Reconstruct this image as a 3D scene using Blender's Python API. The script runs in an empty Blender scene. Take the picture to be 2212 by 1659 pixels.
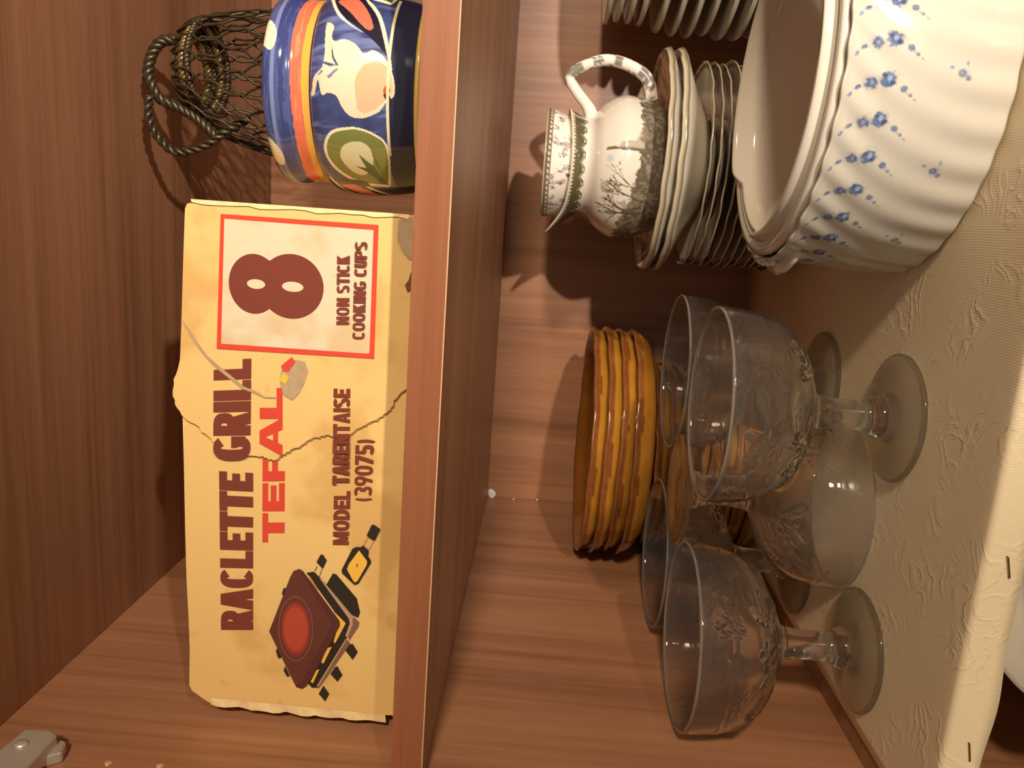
import bpy, bmesh, math, random
import numpy as np
from mathutils import Matrix, Vector

random.seed(7)
rng = np.random.default_rng(11)
S = bpy.context.scene
COL = S.collection
PI = math.pi

# ------------------------------------------------------------------ camera
cam_data = bpy.data.cameras.new('camera')
cam_data.sensor_fit = 'HORIZONTAL'; cam_data.sensor_width = 36.0
cam_data.lens = 1677.2 / 2212 * 36.0
cam_data.clip_start = 0.01
cam = bpy.data.objects.new('camera', cam_data); COL.objects.link(cam)
R_ = Vector((0.06914, 0.04704, -0.99650)); U_ = Vector((0.97561, 0.20543, 0.07739)); F_ = Vector((-0.20835, 0.97754, 0.03169))
cam.matrix_world = Matrix(((R_.x, U_.x, -F_.x, 0.2910), (R_.y, U_.y, -F_.y, -0.3434), (R_.z, U_.z, -F_.z, -0.0430), (0, 0, 0, 1)))
S.camera = cam

# ------------------------------------------------------------------ light
world = bpy.data.worlds.new('room'); S.world = world; world.use_nodes = True
bg = world.node_tree.nodes['Background']
bg.inputs[0].default_value = (1.0, 0.82, 0.62, 1); bg.inputs[1].default_value = 0.23
ld = bpy.data.lights.new('hand_torch', 'SPOT'); ld.shadow_soft_size = 0.012     # torch beam from the lower right
ld.spot_size = math.radians(64); ld.spot_blend = 1.0
ld.energy = 33; ld.color = (1.0, 0.90, 0.78)
lo = bpy.data.objects.new('hand_torch', ld); COL.objects.link(lo)
lo.location = (0.69, -0.62, -0.24)
lo.rotation_euler = (Vector((0.36, 0.44, 0.10)) - Vector(lo.location)).to_track_quat('-Z', 'Y').to_euler()
cl = bpy.data.lights.new('room_lamp', 'AREA'); cl.shape = 'DISK'; cl.size = 0.20; cl.energy = 35; cl.color = (1.0, 0.83, 0.62)   # room lamp behind the photographer
co = bpy.data.objects.new('room_lamp', cl); COL.objects.link(co); co.location = (1.60, -1.60, 0.09)
co.rotation_euler = (Vector((0.25, 0.1, 0.0)) - Vector(co.location)).to_track_quat('-Z', 'Y').to_euler()
S.view_settings.view_transform = 'Standard'; S.view_settings.look = 'None'
S.view_settings.exposure = 0.0; S.view_settings.gamma = 1.0
S.view_settings.use_curve_mapping = False
S.cycles.use_adaptive_sampling = True; S.cycles.adaptive_threshold = 0.05
S.cycles.max_bounces = 12; S.cycles.transparent_max_bounces = 16
S.cycles.transmission_bounces = 12; S.cycles.glossy_bounces = 4; S.cycles.diffuse_bounces = 3

# ------------------------------------------------------------------ helpers
def lin(c):
    return tuple(((v / 255) / 12.92 if v / 255 <= 0.04045 else ((v / 255 + 0.055) / 1.055) ** 2.4) for v in c)

def tag(o, label, cat=None, group=None, kind=None):
    o['label'] = label
    if cat: o['category'] = cat
    if group: o['group'] = group
    if kind: o['kind'] = kind
    return o

def empty(name, loc, label=None, cat=None, group=None):
    o = bpy.data.objects.new(name, None); COL.objects.link(o)
    o.empty_display_size = 0.02; o.location = loc
    if label: tag(o, label, cat, group)
    return o

def mobj(name, me, mat, parent=None, loc=None, smooth=False):
    o = bpy.data.objects.new(name, me); COL.objects.link(o)
    if mat is not None and not me.materials: me.materials.append(mat)
    if parent is not None: o.parent = parent
    if loc is not None: o.location = loc
    if smooth:
        me.polygons.foreach_set('use_smooth', [True] * len(me.polygons))
    return o

def mesh(name, v, f, fix=False):
    me = bpy.data.meshes.new(name); me.from_pydata([tuple(p) for p in v], [], f)
    if fix:
        bm = bmesh.new(); bm.from_mesh(me); bmesh.ops.recalc_face_normals(bm, faces=bm.faces); bm.to_mesh(me); bm.free()
    me.update(); return me

def box_mesh(name, x0, x1, y0, y1, z0, z1, bev=0.0):
    bm = bmesh.new()
    bmesh.ops.create_cube(bm, size=1.0)
    for v in bm.verts:
        v.co = Vector(((x0 + x1) / 2 + v.co.x * (x1 - x0), (y0 + y1) / 2 + v.co.y * (y1 - y0), (z0 + z1) / 2 + v.co.z * (z1 - z0)))
    if bev > 0:
        bmesh.ops.bevel(bm, geom=list(bm.edges), offset=bev, segments=2, affect='EDGES')
    me = bpy.data.meshes.new(name); bm.to_mesh(me); bm.free(); return me

def smooth_profile(pts, n):
    """Catmull-Rom resampling of (r, z) points, close to arc length"""
    P = [np.array(p, float) for p in pts]
    P = [2 * P[0] - P[1]] + P + [2 * P[-1] - P[-2]]
    out = []
    for i in range(1, len(P) - 2):
        for t in np.linspace(0, 1, 24, endpoint=False):
            a, b, c, d = P[i - 1], P[i], P[i + 1], P[i + 2]
            out.append(0.5 * ((2 * b) + (c - a) * t + (2 * a - 5 * b + 4 * c - d) * t * t + (3 * b - a - 3 * c + d) * t ** 3))
    out.append(P[-2]); out = np.array(out)
    s = np.concatenate([[0], np.cumsum(np.linalg.norm(np.diff(out, axis=0), axis=1))])
    q = np.linspace(0, s[-1], n)
    return np.stack([np.interp(q, s, out[:, 0]), np.interp(q, s, out[:, 1])], 1)

def lathe(name, prof, n=64, fun=None, closed=False, caps=True):
    """prof: m x (r,z).  fun(theta, r, z, k) -> (r, z) arrays.  theta 0 faces -Y, grows to +X"""
    prof = np.asarray(prof, float); m = len(prof)
    th = np.linspace(0, 2 * PI, n, endpoint=False)
    T, K = np.meshgrid(th, np.arange(m)); Rr = prof[K, 0]; Z = prof[K, 1]
    if fun: Rr, Z = fun(T, Rr.copy(), Z.copy(), K)
    V = np.stack([Rr * np.sin(T), -Rr * np.cos(T), Z], -1).reshape(-1, 3)
    F = []
    rows = m if closed else m - 1
    for k in range(rows):
        a = k * n; b = ((k + 1) % m) * n
        for i in range(n):
            j = (i + 1) % n
            F.append((a + i, a + j, b + j, b + i))
    if caps and not closed:
        F.append(tuple(range(n - 1, -1, -1))); F.append(tuple((m - 1) * n + i for i in range(n)))
    return mesh(name, V, F, fix=True), T.reshape(-1), Z.reshape(-1), Rr.reshape(-1), K.reshape(-1)

def paint(me, col):
    a = me.attributes.new('Col', 'FLOAT_COLOR', 'POINT')
    c = np.ones((len(me.vertices), 4), np.float32); c[:, :3] = col
    a.data.foreach_set('color', c.reshape(-1))

def inpoly(x, y, poly):
    ins = np.zeros(x.shape, bool); n = len(poly)
    for i in range(n):
        x0, y0 = poly[i]; x1, y1 = poly[(i + 1) % n]
        if y0 == y1: continue
        c = ((y0 > y) != (y1 > y)) & (x < (x1 - x0) * (y - y0) / (y1 - y0) + x0)
        ins ^= c
    return ins

def segdist(x, y, a, b):
    ax, ay = a; bx_, by = b; dx, dy = bx_ - ax, by - ay
    t = np.clip(((x - ax) * dx + (y - ay) * dy) / (dx * dx + dy * dy + 1e-12), 0, 1)
    return np.hypot(x - ax - t * dx, y - ay - t * dy)

def vnoise(x, y, seed=0):
    def h(i, j):
        v = np.sin(i * 127.1 + j * 311.7 + seed * 74.7) * 43758.5453
        return v - np.floor(v)
    i = np.floor(x); j = np.floor(y); f = x - i; g = y - j
    f = f * f * (3 - 2 * f); g = g * g * (3 - 2 * g)
    return (h(i, j) * (1 - f) + h(i + 1, j) * f) * (1 - g) + (h(i, j + 1) * (1 - f) + h(i + 1, j + 1) * f) * g

def fbm(x, y, seed=0, o=4):
    s = 0; a = .5
    for k in range(o):
        s = s + a * vnoise(x * 2 ** k, y * 2 ** k, seed + k); a *= .5
    return s

def tube(name, path, rad, seg=8, closed=False):
    P = np.array(path, float); n = len(P)
    V = []; F = []
    rad = np.broadcast_to(np.asarray(rad, float), (n,))
    up = None
    for i in range(n):
        a = P[(i - 1) % n] if (closed or i > 0) else P[i]; b = P[(i + 1) % n] if (closed or i < n - 1) else P[i]
        t = (b - a) / (np.linalg.norm(b - a) + 1e-12)
        if up is None:
            up = np.array([0, 0, 1.]) if abs(t[2]) < .9 else np.array([1., 0, 0])
        up = up - t * (up @ t); up /= np.linalg.norm(up) + 1e-12
        s = np.cross(t, up)
        for k in range(seg):
            q = 2 * PI * k / seg
            V.append(P[i] + rad[i] * (math.cos(q) * up + math.sin(q) * s))
    m = n if closed else n - 1
    for i in range(m):
        for k in range(seg):
            l = (k + 1) % seg; j = (i + 1) % n
            F.append((i * seg + k, i * seg + l, j * seg + l, j * seg + k))
    if not closed:
        F.append(tuple(range(seg - 1, -1, -1))); F.append(tuple((n - 1) * seg + k for k in range(seg)))
    return V, F

def join(parts):
    V = []; F = []
    for v, f in parts:
        o = len(V); V += [tuple(p) for p in v]; F += [tuple(i + o for i in q) for q in f]
    return V, F

def curve(pts, n):
    P = smooth_profile_nd(pts, n); return P

def smooth_profile_nd(pts, n):
    P = [np.array(p, float) for p in pts]
    P = [2 * P[0] - P[1]] + P + [2 * P[-1] - P[-2]]
    out = []
    for i in range(1, len(P) - 2):
        for t in np.linspace(0, 1, 16, endpoint=False):
            a, b, c, d = P[i - 1], P[i], P[i + 1], P[i + 2]
            out.append(0.5 * ((2 * b) + (c - a) * t + (2 * a - 5 * b + 4 * c - d) * t * t + (3 * b - a - 3 * c + d) * t ** 3))
    out.append(P[-2]); out = np.array(out)
    s = np.concatenate([[0], np.cumsum(np.linalg.norm(np.diff(out, axis=0), axis=1))])
    q = np.linspace(0, s[-1], n)
    return np.stack([np.interp(q, s, out[:, k]) for k in range(out.shape[1])], 1)

# ------------------------------------------------------------------ materials
def newmat(name):
    m = bpy.data.materials.new(name); m.use_nodes = True
    nt = m.node_tree; b = nt.nodes['Principled BSDF']
    return m, nt, b

def simple(name, rgb, rough=.5, metal=0.0, spec=.5, noise=None, coat=0.0):
    m, nt, b = newmat(name)
    b.inputs['Roughness'].default_value = rough; b.inputs['Metallic'].default_value = metal
    b.inputs['Specular IOR Level'].default_value = spec; b.inputs['Coat Weight'].default_value = coat
    c = lin(rgb)
    if noise:
        sc, amt = noise
        tc = nt.nodes.new('ShaderNodeTexCoord'); nz = nt.nodes.new('ShaderNodeTexNoise'); nz.inputs['Scale'].default_value = sc
        nz.inputs['Detail'].default_value = 5
        mx = nt.nodes.new('ShaderNodeMix'); mx.data_type = 'RGBA'
        mx.inputs[6].default_value = (*[v * (1 - amt) for v in c], 1); mx.inputs[7].default_value = (*[min(1, v * (1 + amt)) for v in c], 1)
        nt.links.new(tc.outputs['Object'], nz.inputs['Vector']); nt.links.new(nz.outputs['Fac'], mx.inputs[0]); nt.links.new(mx.outputs[2], b.inputs['Base Color'])
    else:
        b.inputs['Base Color'].default_value = (*c, 1)
    return m

def painted(name, rough=.12, spec=.5, coat=.3):
    m, nt, b = newmat(name)
    a = nt.nodes.new('ShaderNodeAttribute'); a.attribute_name = 'Col'
    nt.links.new(a.outputs['Color'], b.inputs['Base Color'])
    b.inputs['Roughness'].default_value = rough; b.inputs['Specular IOR Level'].default_value = spec
    b.inputs['Coat Weight'].default_value = coat; b.inputs['Coat Roughness'].default_value = .04
    return m

def wood(name, axis, c0, c1, c2, rough=.42, scale=1.0):
    m, nt, b = newmat(name); N = nt.nodes; L = nt.links
    tc = N.new('ShaderNodeTexCoord')
    def layer(cross, along, det, w=0.0):
        mp = N.new('ShaderNodeMapping'); s = [cross * scale] * 3; s[axis] = along * scale; mp.inputs['Scale'].default_value = s
        L.new(tc.outputs['Object'], mp.inputs['Vector'])
        nz = N.new('ShaderNodeTexNoise'); nz.inputs['Scale'].default_value = 1; nz.inputs['Detail'].default_value = det
        nz.inputs['Roughness'].default_value = .6; nz.inputs['Distortion'].default_value = w
        L.new(mp.outputs[0], nz.inputs['Vector']); return nz.outputs['Fac']
    broad = layer(26, 1.2, 3, .4); fine = layer(150, 4, 4, .2); fib = layer(700, 16, 2)
    mx = N.new('ShaderNodeMath'); mx.operation = 'MULTIPLY_ADD'; mx.inputs[1].default_value = .45
    L.new(fine, mx.inputs[0])
    m2 = N.new('ShaderNodeMath'); m2.operation = 'MULTIPLY'; m2.inputs[1].default_value = .55; L.new(broad, m2.inputs[0]); L.new(m2.outputs[0], mx.inputs[2])
    rp = N.new('ShaderNodeValToRGB'); e = rp.color_ramp.elements
    e[0].position = .31; e[0].color = (*lin(c0), 1); e[1].position = .72; e[1].color = (*lin(c2), 1)
    k = e.new(.5); k.color = (*lin(c1), 1)
    L.new(mx.outputs[0], rp.inputs[0])
    hs = N.new('ShaderNodeHueSaturation'); vm = N.new('ShaderNodeMapRange'); vm.inputs[3].default_value = .88; vm.inputs[4].default_value = 1.12
    L.new(fib, vm.inputs[0]); L.new(vm.outputs[0], hs.inputs['Value']); L.new(rp.outputs[0], hs.inputs['Color']); L.new(hs.outputs[0], b.inputs['Base Color'])
    b.inputs['Roughness'].default_value = rough; b.inputs['Specular IOR Level'].default_value = .45
    bp = N.new('ShaderNodeBump'); bp.inputs['Strength'].default_value = .06; bp.inputs['Distance'].default_value = .001
    L.new(fine, bp.inputs['Height']); L.new(bp.outputs[0], b.inputs['Normal'])
    return m

WC = ((120, 80, 55), (155, 107, 76), (174, 124, 90))
M_woodZ = wood('wood_laminate_upright', 2, *WC)
M_woodX = wood('wood_laminate_shelf', 0, *WC)
M_edge = wood('wood_edge_band', 0, (132, 78, 48), (147, 89, 57), (162, 100, 66), rough=.5)
M_raw = simple('raw_chipped_edge', (205, 160, 120), .8)
M_porc = simple('white_porcelain', (216, 206, 190), .12, coat=.3)
M_trim = simple('dark_rim_trim', (70, 62, 48), .3)
M_steel = simple('hinge_steel', (206, 198, 186), .36, metal=.55, noise=(60, .12))
M_screw = simple('pale_plug', (206, 160, 110), .6, noise=(400, .2))
M_wire = simple('staple_wire', (120, 90, 70), .4, metal=.8)
M_chip = simple('white_paint', (225, 222, 215), .7, noise=(300, .08))
M_paint = painted('painted_ceramic')

def glassmat(name, tint, clear, haze, relief=False):
    m = bpy.data.materials.new(name); m.use_nodes = True; nt = m.node_tree; N = nt.nodes; L = nt.links
    N.remove(N['Principled BSDF']); out = N['Material Output']
    tr = N.new('ShaderNodeBsdfTransparent'); tr.inputs[0].default_value = (*tint, 1)
    gl = N.new('ShaderNodeBsdfGlass'); gl.inputs['IOR'].default_value = 1.5; gl.inputs['Roughness'].default_value = 0.0; gl.inputs[0].default_value = (*tint, 1)
    df = N.new('ShaderNodeBsdfDiffuse'); df.inputs[0].default_value = (.9, .84, .76, 1)
    m1 = N.new('ShaderNodeMixShader'); m1.inputs[0].default_value = clear; L.new(gl.outputs[0], m1.inputs[1])
    if relief:      # the pressed pattern bends more light than the plain wall
        at_ = N.new('ShaderNodeAttribute'); at_.attribute_name = 'Rel'
        mr = N.new('ShaderNodeMapRange'); mr.inputs[3].default_value = clear; mr.inputs[4].default_value = .0
        L.new(at_.outputs['Fac'], mr.inputs[0]); L.new(mr.outputs[0], m1.inputs[0])
    lw = N.new('ShaderNodeLayerWeight'); lw.inputs[0].default_value = .5
    pw = N.new('ShaderNodeMath'); pw.operation = 'POWER'; pw.inputs[1].default_value = 5.0; L.new(lw.outputs['Facing'], pw.inputs[0])
    fr = N.new('ShaderNodeMapRange'); fr.inputs[3].default_value = .04; fr.inputs[4].default_value = .9; L.new(pw.outputs[0], fr.inputs[0])
    gs = N.new('ShaderNodeBsdfGlossy'); gs.inputs['Roughness'].default_value = .02
    m15 = N.new('ShaderNodeMixShader'); L.new(fr.outputs[0], m15.inputs[0]); L.new(tr.outputs[0], m15.inputs[1]); L.new(gs.outputs[0], m15.inputs[2]); L.new(m15.outputs[0], m1.inputs[2])
    m2 = N.new('ShaderNodeMixShader'); m2.inputs[0].default_value = haze; L.new(m1.outputs[0], m2.inputs[1]); L.new(df.outputs[0], m2.inputs[2])
    if relief:      # bright gleam along the rim painted in as extra pale diffuse
        hz = N.new('ShaderNodeAttribute'); hz.attribute_name = 'Rim'
        hr = N.new('ShaderNodeMapRange'); hr.inputs[3].default_value = haze; hr.inputs[4].default_value = .16
        L.new(hz.outputs['Fac'], hr.inputs[0]); L.new(hr.outputs[0], m2.inputs[0])
    L.new(m2.outputs[0], out.inputs[0])
    return m
M_bowlglass = glassmat('pressed_glass_bowl', (.99, .988, .98), .08, .008, True)
M_stemglass = glassmat('pressed_glass_stem', (.985, .99, .975), .12, .004)
M_footglass = glassmat('pressed_glass_foot', (.985, .99, .975), .35, .006)

# traced outlines (box face in mm; pot in radians and mm height)
OUT=[[279.0,8.6],[278.2,52.4],[278.2,75.5],[277.9,98.8],[277.9,115.2],[277.1,121.0],[274.6,121.8],[249.3,123.2],[216.2,124.8],[191.8,125.5],[168.7,125.7],[141.4,125.5],[101.7,125.5],[74.5,125.3],[52.1,124.6],[32.2,124.2],[8.8,124.9],[5.4,123.3],[0.8,116.7],[-1.5,112.7],[-1.8,95.2],[-1.3,84.5],[-2.3,79.6],[-0.5,73.8],[-1.5,63.1],[-0.8,47.1],[-0.3,31.1],[1.4,8.6]]
FLAP=[[278.8,7.4],[278.0,52.4],[278.0,75.5],[277.7,98.8],[277.7,115.2],[276.7,120.6],[274.6,121.6],[249.3,123.0],[216.2,124.6],[198.0,125.7],[187.1,129.3],[181.1,129.9],[173.7,128.9],[168.7,125.7],[165.9,123.1],[163.7,118.1],[159.1,113.2],[155.1,109.0],[153.8,106.3],[151.2,103.4],[150.0,99.6],[149.2,94.1],[149.1,89.2],[149.4,82.2],[147.6,79.2],[147.3,76.5],[149.6,73.5],[151.4,70.5],[154.0,67.3],[155.5,63.6],[158.4,60.0],[161.8,55.1],[162.3,52.1],[163.6,49.0],[163.2,44.8],[163.1,40.4],[164.7,36.2],[168.2,33.1],[169.7,30.2],[171.7,27.1],[174.1,22.3],[177.4,18.8],[179.3,16.4],[182.2,14.1],[185.5,13.5],[187.3,11.9],[190.5,9.1],[192.0,5.6]]
FRAME_O=[[273.1,103.5],[273.2,24.6],[206.2,24.6],[205.1,106.2]]
FRAME_I=[[271.0,101.7],[270.6,27.0],[208.6,27.1],[207.9,103.9]]
T_RACLETTE=[[47.1,87.9],[139.1,87.8],[138.6,106.2],[45.4,106.1]]
T_GRILL=[[146.8,88.7],[201.4,88.1],[198.9,107.8],[145.1,108.7]]
T_TEF=[[101.0,70.6],[151.6,70.8],[150.4,82.8],[99.9,82.8]]
T_AL=[[150.0,71.5],[187.2,71.8],[186.3,83.7],[149.0,83.9]]
T_MODEL=[[102.5,35.4],[133.5,35.2],[132.7,44.1],[101.8,44.2]]
T_TARENT=[[137.6,35.5],[189.6,36.4],[189.0,45.1],[136.8,44.7]]
T_NUM=[[128.7,23.8],[163.0,23.2],[162.4,33.2],[127.9,33.3]]
T_NON=[[222.6,37.8],[257.3,38.2],[257.0,44.7],[222.1,44.4]]
T_COOK=[[215.8,29.7],[264.5,29.5],[264.5,35.8],[215.3,36.1]]
P8=[[[239.6,87.2]],[[239.7,67.7]]]
E8=[[238.7,99.6],[254.2,87.2],[241.1,51.3],[255.5,67.9]]
C8=[[239.5,85.7],[239.8,81.0],[242.0,85.7],[239.5,67.2],[239.9,61.8],[242.1,67.3]]
PIC={'lid':[[47.5,78.6],[81.5,67.0],[85.1,65.1],[86.4,62.2],[85.6,60.2],[57.4,39.2],[54.5,39.1],[15.8,57.0],[13.6,59.6],[14.4,63.0],[27.1,69.1]],'lidtop':[[47.6,78.2],[84.0,65.9],[85.9,62.5],[56.2,43.6],[53.7,44.0],[17.3,60.2],[15.7,63.7]],'base':[[84.4,58.3],[85.4,54.1],[79.7,48.2],[60.8,32.7],[55.9,32.0],[48.6,34.4],[14.9,50.9],[14.6,54.3],[17.3,56.7],[55.3,39.2],[62.1,41.9]],'rim':[[81.9,51.1],[81.0,49.5],[60.2,32.4],[55.9,32.0],[47.8,34.7],[48.4,36.0],[56.5,33.6],[59.3,34.3]],'foot':[[60.9,32.1],[57.7,28.4],[54.8,28.7],[45.8,33.7],[48.6,34.4],[55.9,32.0]],'y1':[[62.1,41.9],[56.3,35.9],[43.6,41.5],[44.2,42.5],[55.2,39.8]],'y2':[[40.2,46.1],[41.2,43.4],[30.3,47.9],[31.2,49.2]],'y3':[[25.9,51.8],[26.7,50.1],[17.6,53.6],[18.2,55.0]],'or':[[83.1,56.6],[75.9,52.0],[74.4,52.6],[81.0,56.6]],'rail':[[47.4,35.4],[44.4,33.0],[14.6,50.3],[16.3,51.3]],'railhi':[[47.4,35.4],[46.9,34.9],[15.6,50.7],[16.3,51.3]],'t1':[[91.1,52.9],[95.7,50.7],[95.8,49.4],[92.6,47.2],[87.3,49.3]],'t2':[[43.6,33.6],[44.2,31.6],[39.4,28.7],[34.4,31.4],[39.8,35.8]],'t3':[[29.1,41.2],[29.6,39.9],[24.4,37.0],[19.9,39.7],[24.4,43.8]],'t4':[[16.7,47.6],[11.9,44.2],[6.8,46.4],[11.3,50.2]],'n1':[[70.6,71.7],[74.3,70.7],[74.3,68.9],[69.6,70.3]],'n2':[[36.0,74.8],[37.5,73.9],[31.9,71.6],[31.4,73.5]],'n3':[[24.0,70.3],[26.7,69.5],[21.1,66.7],[20.4,68.4]],'box':[[78.4,47.2],[85.3,43.7],[84.8,41.8],[71.6,30.1],[69.6,29.7],[63.4,28.1],[60.1,29.1],[61.5,32.8],[76.5,45.5]],'pan':[[88.2,38.8],[101.1,33.2],[102.3,31.0],[102.2,28.1],[95.5,23.1],[93.8,22.8],[81.1,29.3],[80.0,31.6],[86.3,38.5]],'pani':[[88.8,35.9],[92.0,34.9],[100.4,29.6],[94.6,25.0],[92.2,25.2],[82.7,29.8],[81.3,31.3],[82.9,32.7]],'neck':[[101.8,29.2],[103.5,27.6],[101.0,24.3],[97.8,24.4],[99.3,26.4]],'w1':[[103.3,27.6],[103.1,27.1],[108.7,24.8],[108.9,25.2]],'w2':[[101.9,24.2],[101.7,23.8],[106.8,21.6],[107.0,22.0]],'w3':[[85.8,53.8],[85.7,53.4],[88.7,52.3],[88.8,52.7]],'w4':[[82.6,51.4],[82.4,51.1],[87.4,49.6],[87.5,49.9]],'hand':[[109.3,25.7],[115.5,23.3],[116.0,22.0],[113.7,18.4],[112.8,18.6],[106.9,21.1],[106.8,21.8]],'spot':[[92.4,30.9],[93.0,30.1],[91.5,29.7],[90.2,30.6]]}
OV=[[50.4,63.7],[51.3,53.9],[70.6,64.0]]
PATCH=[[196.0,72.6],[202.7,65.4],[201.9,60.1],[197.1,58.6],[190.8,60.4],[185.7,62.8],[181.2,66.4],[183.8,71.3],[189.8,73.0]]
REDB=[[198.9,72.4],[204.0,66.9],[201.5,65.1],[196.3,68.5],[196.3,71.6]]
YELB=[[192.3,73.1],[195.4,70.9],[193.4,68.2],[189.3,70.1],[190.6,72.6]]
GREYC=[[276.3,14.9],[278.4,7.9],[257.6,7.0],[257.5,8.8],[260.7,12.0],[266.2,15.0]]
HOLE=[[250.7,7.8],[251.9,6.7],[242.7,6.3],[241.4,8.9],[244.7,10.4],[247.2,8.6]]
CREASE=[[218.0,123.6],[213.5,119.8],[208.4,116.7],[201.5,111.5],[196.4,105.4],[192.4,99.8],[186.4,92.1],[184.0,84.7],[181.8,80.8],[182.1,74.4],[181.3,74.4],[181.0,81.3],[182.9,85.7],[185.0,93.0],[190.8,100.8],[195.0,106.7],[200.5,112.4],[207.3,117.7],[212.4,120.8]]
POT={'fruit':[[0.558,71.9],[0.514,68.1],[0.406,68.4],[0.351,66.4],[0.386,61.9],[0.351,56.3],[0.261,51.8],[0.293,47.9],[0.245,43.0],[0.134,38.6],[0.012,36.6],[-0.099,36.7],[-0.165,40.1],[-0.27,44.2],[-0.317,51.1],[-0.3,57.9],[-0.229,61.8],[-0.145,64.4],[-0.125,68.5],[-0.142,71.9],[-0.008,73.9],[-0.134,75.9],[-0.143,78.3],[-0.086,77.3],[0.026,76.3],[0.106,72.0],[0.236,71.1],[0.416,71.8]],'blush':[[0.157,51.4],[0.196,45.5],[0.145,39.9],[0.035,37.6],[-0.088,37.4],[-0.16,40.8],[-0.246,45.5],[-0.278,51.0],[-0.232,54.4],[-0.134,54.9],[-0.011,55.7],[0.077,54.5]],'red':[[-0.031,41.2],[-0.029,39.5],[-0.058,38.5],[-0.096,39.4],[-0.104,40.8],[-0.087,41.8]],'stem':[[-0.105,41.6],[-0.102,39.4],[-0.162,38.1],[-0.499,38.1],[-0.5,38.9],[-0.188,38.9],[-0.141,41.1]],'inner':[[0.338,65.6],[0.379,61.8],[0.344,56.2],[0.247,52.1],[0.144,51.3],[0.089,55.2],[0.107,60.6],[0.205,64.3]],'leafo':[[-0.402,58.9],[-0.412,52.8],[-0.479,46.1],[-0.558,41.6],[-0.728,40.1],[-1.154,42.6],[-1.19,46.7],[-1.078,60.4],[-0.933,69.1],[-0.749,73.2],[-0.59,72.4],[-0.467,67.8]],'leaf':[[-0.424,58.3],[-0.434,52.8],[-0.494,46.9],[-0.573,42.3],[-0.73,41.1],[-1.111,43.4],[-1.136,46.9],[-1.033,59.9],[-0.895,68.0],[-0.738,71.7],[-0.595,70.9],[-0.49,66.9]],'leafi':[[-0.537,55.7],[-0.561,52.0],[-0.631,49.2],[-0.725,48.4],[-0.832,49.6],[-0.94,54.0],[-0.929,58.9],[-0.838,63.1],[-0.736,65.1],[-0.622,63.6],[-0.557,59.7]],'bl1':[[-0.672,55.6],[-0.831,48.8],[-1.156,43.0],[-1.121,46.8],[-0.914,51.6]],'bl2':[[-0.82,58.3],[-0.861,49.7],[-1.172,43.2],[-1.043,48.3],[-0.888,53.5]],'bl3':[[-0.601,49.4],[-0.79,46.3],[-1.11,43.0],[-1.009,44.4],[-0.847,47.4]],'flower':[[0.862,69.3],[0.929,66.0],[0.945,60.7],[0.773,54.1],[0.543,49.1],[0.514,52.3],[0.686,60.8]],'dark':[[0.99,74.3],[0.775,69.2],[0.624,63.6],[0.481,53.1],[0.26,41.7],[0.185,39.4],[0.289,40.5],[0.653,46.9],[0.863,52.2],[1.058,56.3]],'cream':[[0.912,55.5],[0.917,53.8],[0.711,47.1],[0.458,42.1],[0.16,38.3],[0.159,39.3],[0.397,43.1],[0.67,48.1]],'cream0':[[0.989,74.8],[0.993,73.4],[0.733,68.1],[0.575,61.2],[0.473,53.0],[0.55,61.0],[0.672,68.2]],'cal1':[[0.217,76.1],[0.157,71.5],[0.128,64.7],[0.111,68.0],[0.149,72.8]],'cal2':[[0.041,73.9],[0.081,72.0],[0.069,71.3],[0.032,73.3]],'cal3':[[0.022,69.2],[0.102,64.6],[0.097,63.6],[-0.002,68.2]],'cal4':[[0.321,67.9],[0.203,66.3],[0.129,63.7],[0.127,65.0],[0.202,67.3]]}
POTSPOT=[[0.631,102.0],[0.542,98.1],[0.425,96.3],[0.314,97.1],[0.269,99.3],[0.336,103.1],[0.413,104.2],[0.551,104.0]]
# ================================================================== CABINET (structure of the place)
D = 0.44; HC = 0.2353; T = 0.016; ZP = -0.2446; XR = 0.92; YF = -0.06
cab = empty('cabinet', (0, 0, -0.62), 'brown wood laminate cabinet with open shelves holding all the crockery', 'cabinet')
def cpart(name, x0, x1, y0, y1, z0, z1, mat, par=None, bev=.0004):
    par = par or cab
    off = Vector((0, 0, 0.62))
    me = box_mesh(name, x0, x1, y0, y1, z0 + off.z, z1 + off.z, bev)
    return mobj(name, me, mat, par)
cpart('side_panel', -0.018, 0.0, YF, D + .006, -0.62, 0.62, M_woodZ)
cpart('side_panel', XR, XR + .018, YF, D + .006, -0.62, 0.62, M_woodZ)
cpart('back_panel', 0.0, XR, D, D + .006, -0.62, 0.62, M_woodZ)
ts = cpart('shelf', 0.0, XR, -0.03, D, HC, HC + T, M_woodX); cpart('edge_strip', 0, XR, -.031, -.03, HC, HC + T, M_edge, ts, 0)
ms = cpart('shelf', 0.0, XR, 0.0008, D, 0.0, T, M_woodX)
cpart('edge_strip', 0.0, XR, 0.0, 0.0008, 0.0004, T, M_edge, ms, .0002)
cpart('chipped_edge_line', 0.0, XR, 0.0001, 0.0009, -0.0001, 0.0005, M_raw, ms, 0)
bs = cpart('shelf', 0.0, XR, -0.0152, D, ZP - .0008 - T, ZP - .0008, M_woodX)
cpart('shelf', 0.0, XR, -0.0152, D, -0.4064 - T, -0.4064, M_woodX)
cpart('bottom_panel', 0.0, XR, YF, D, -0.62, -0.602, M_woodX)
cpart('top_panel', 0.0, XR, YF, D, 0.602, 0.62, M_woodX)

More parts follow.
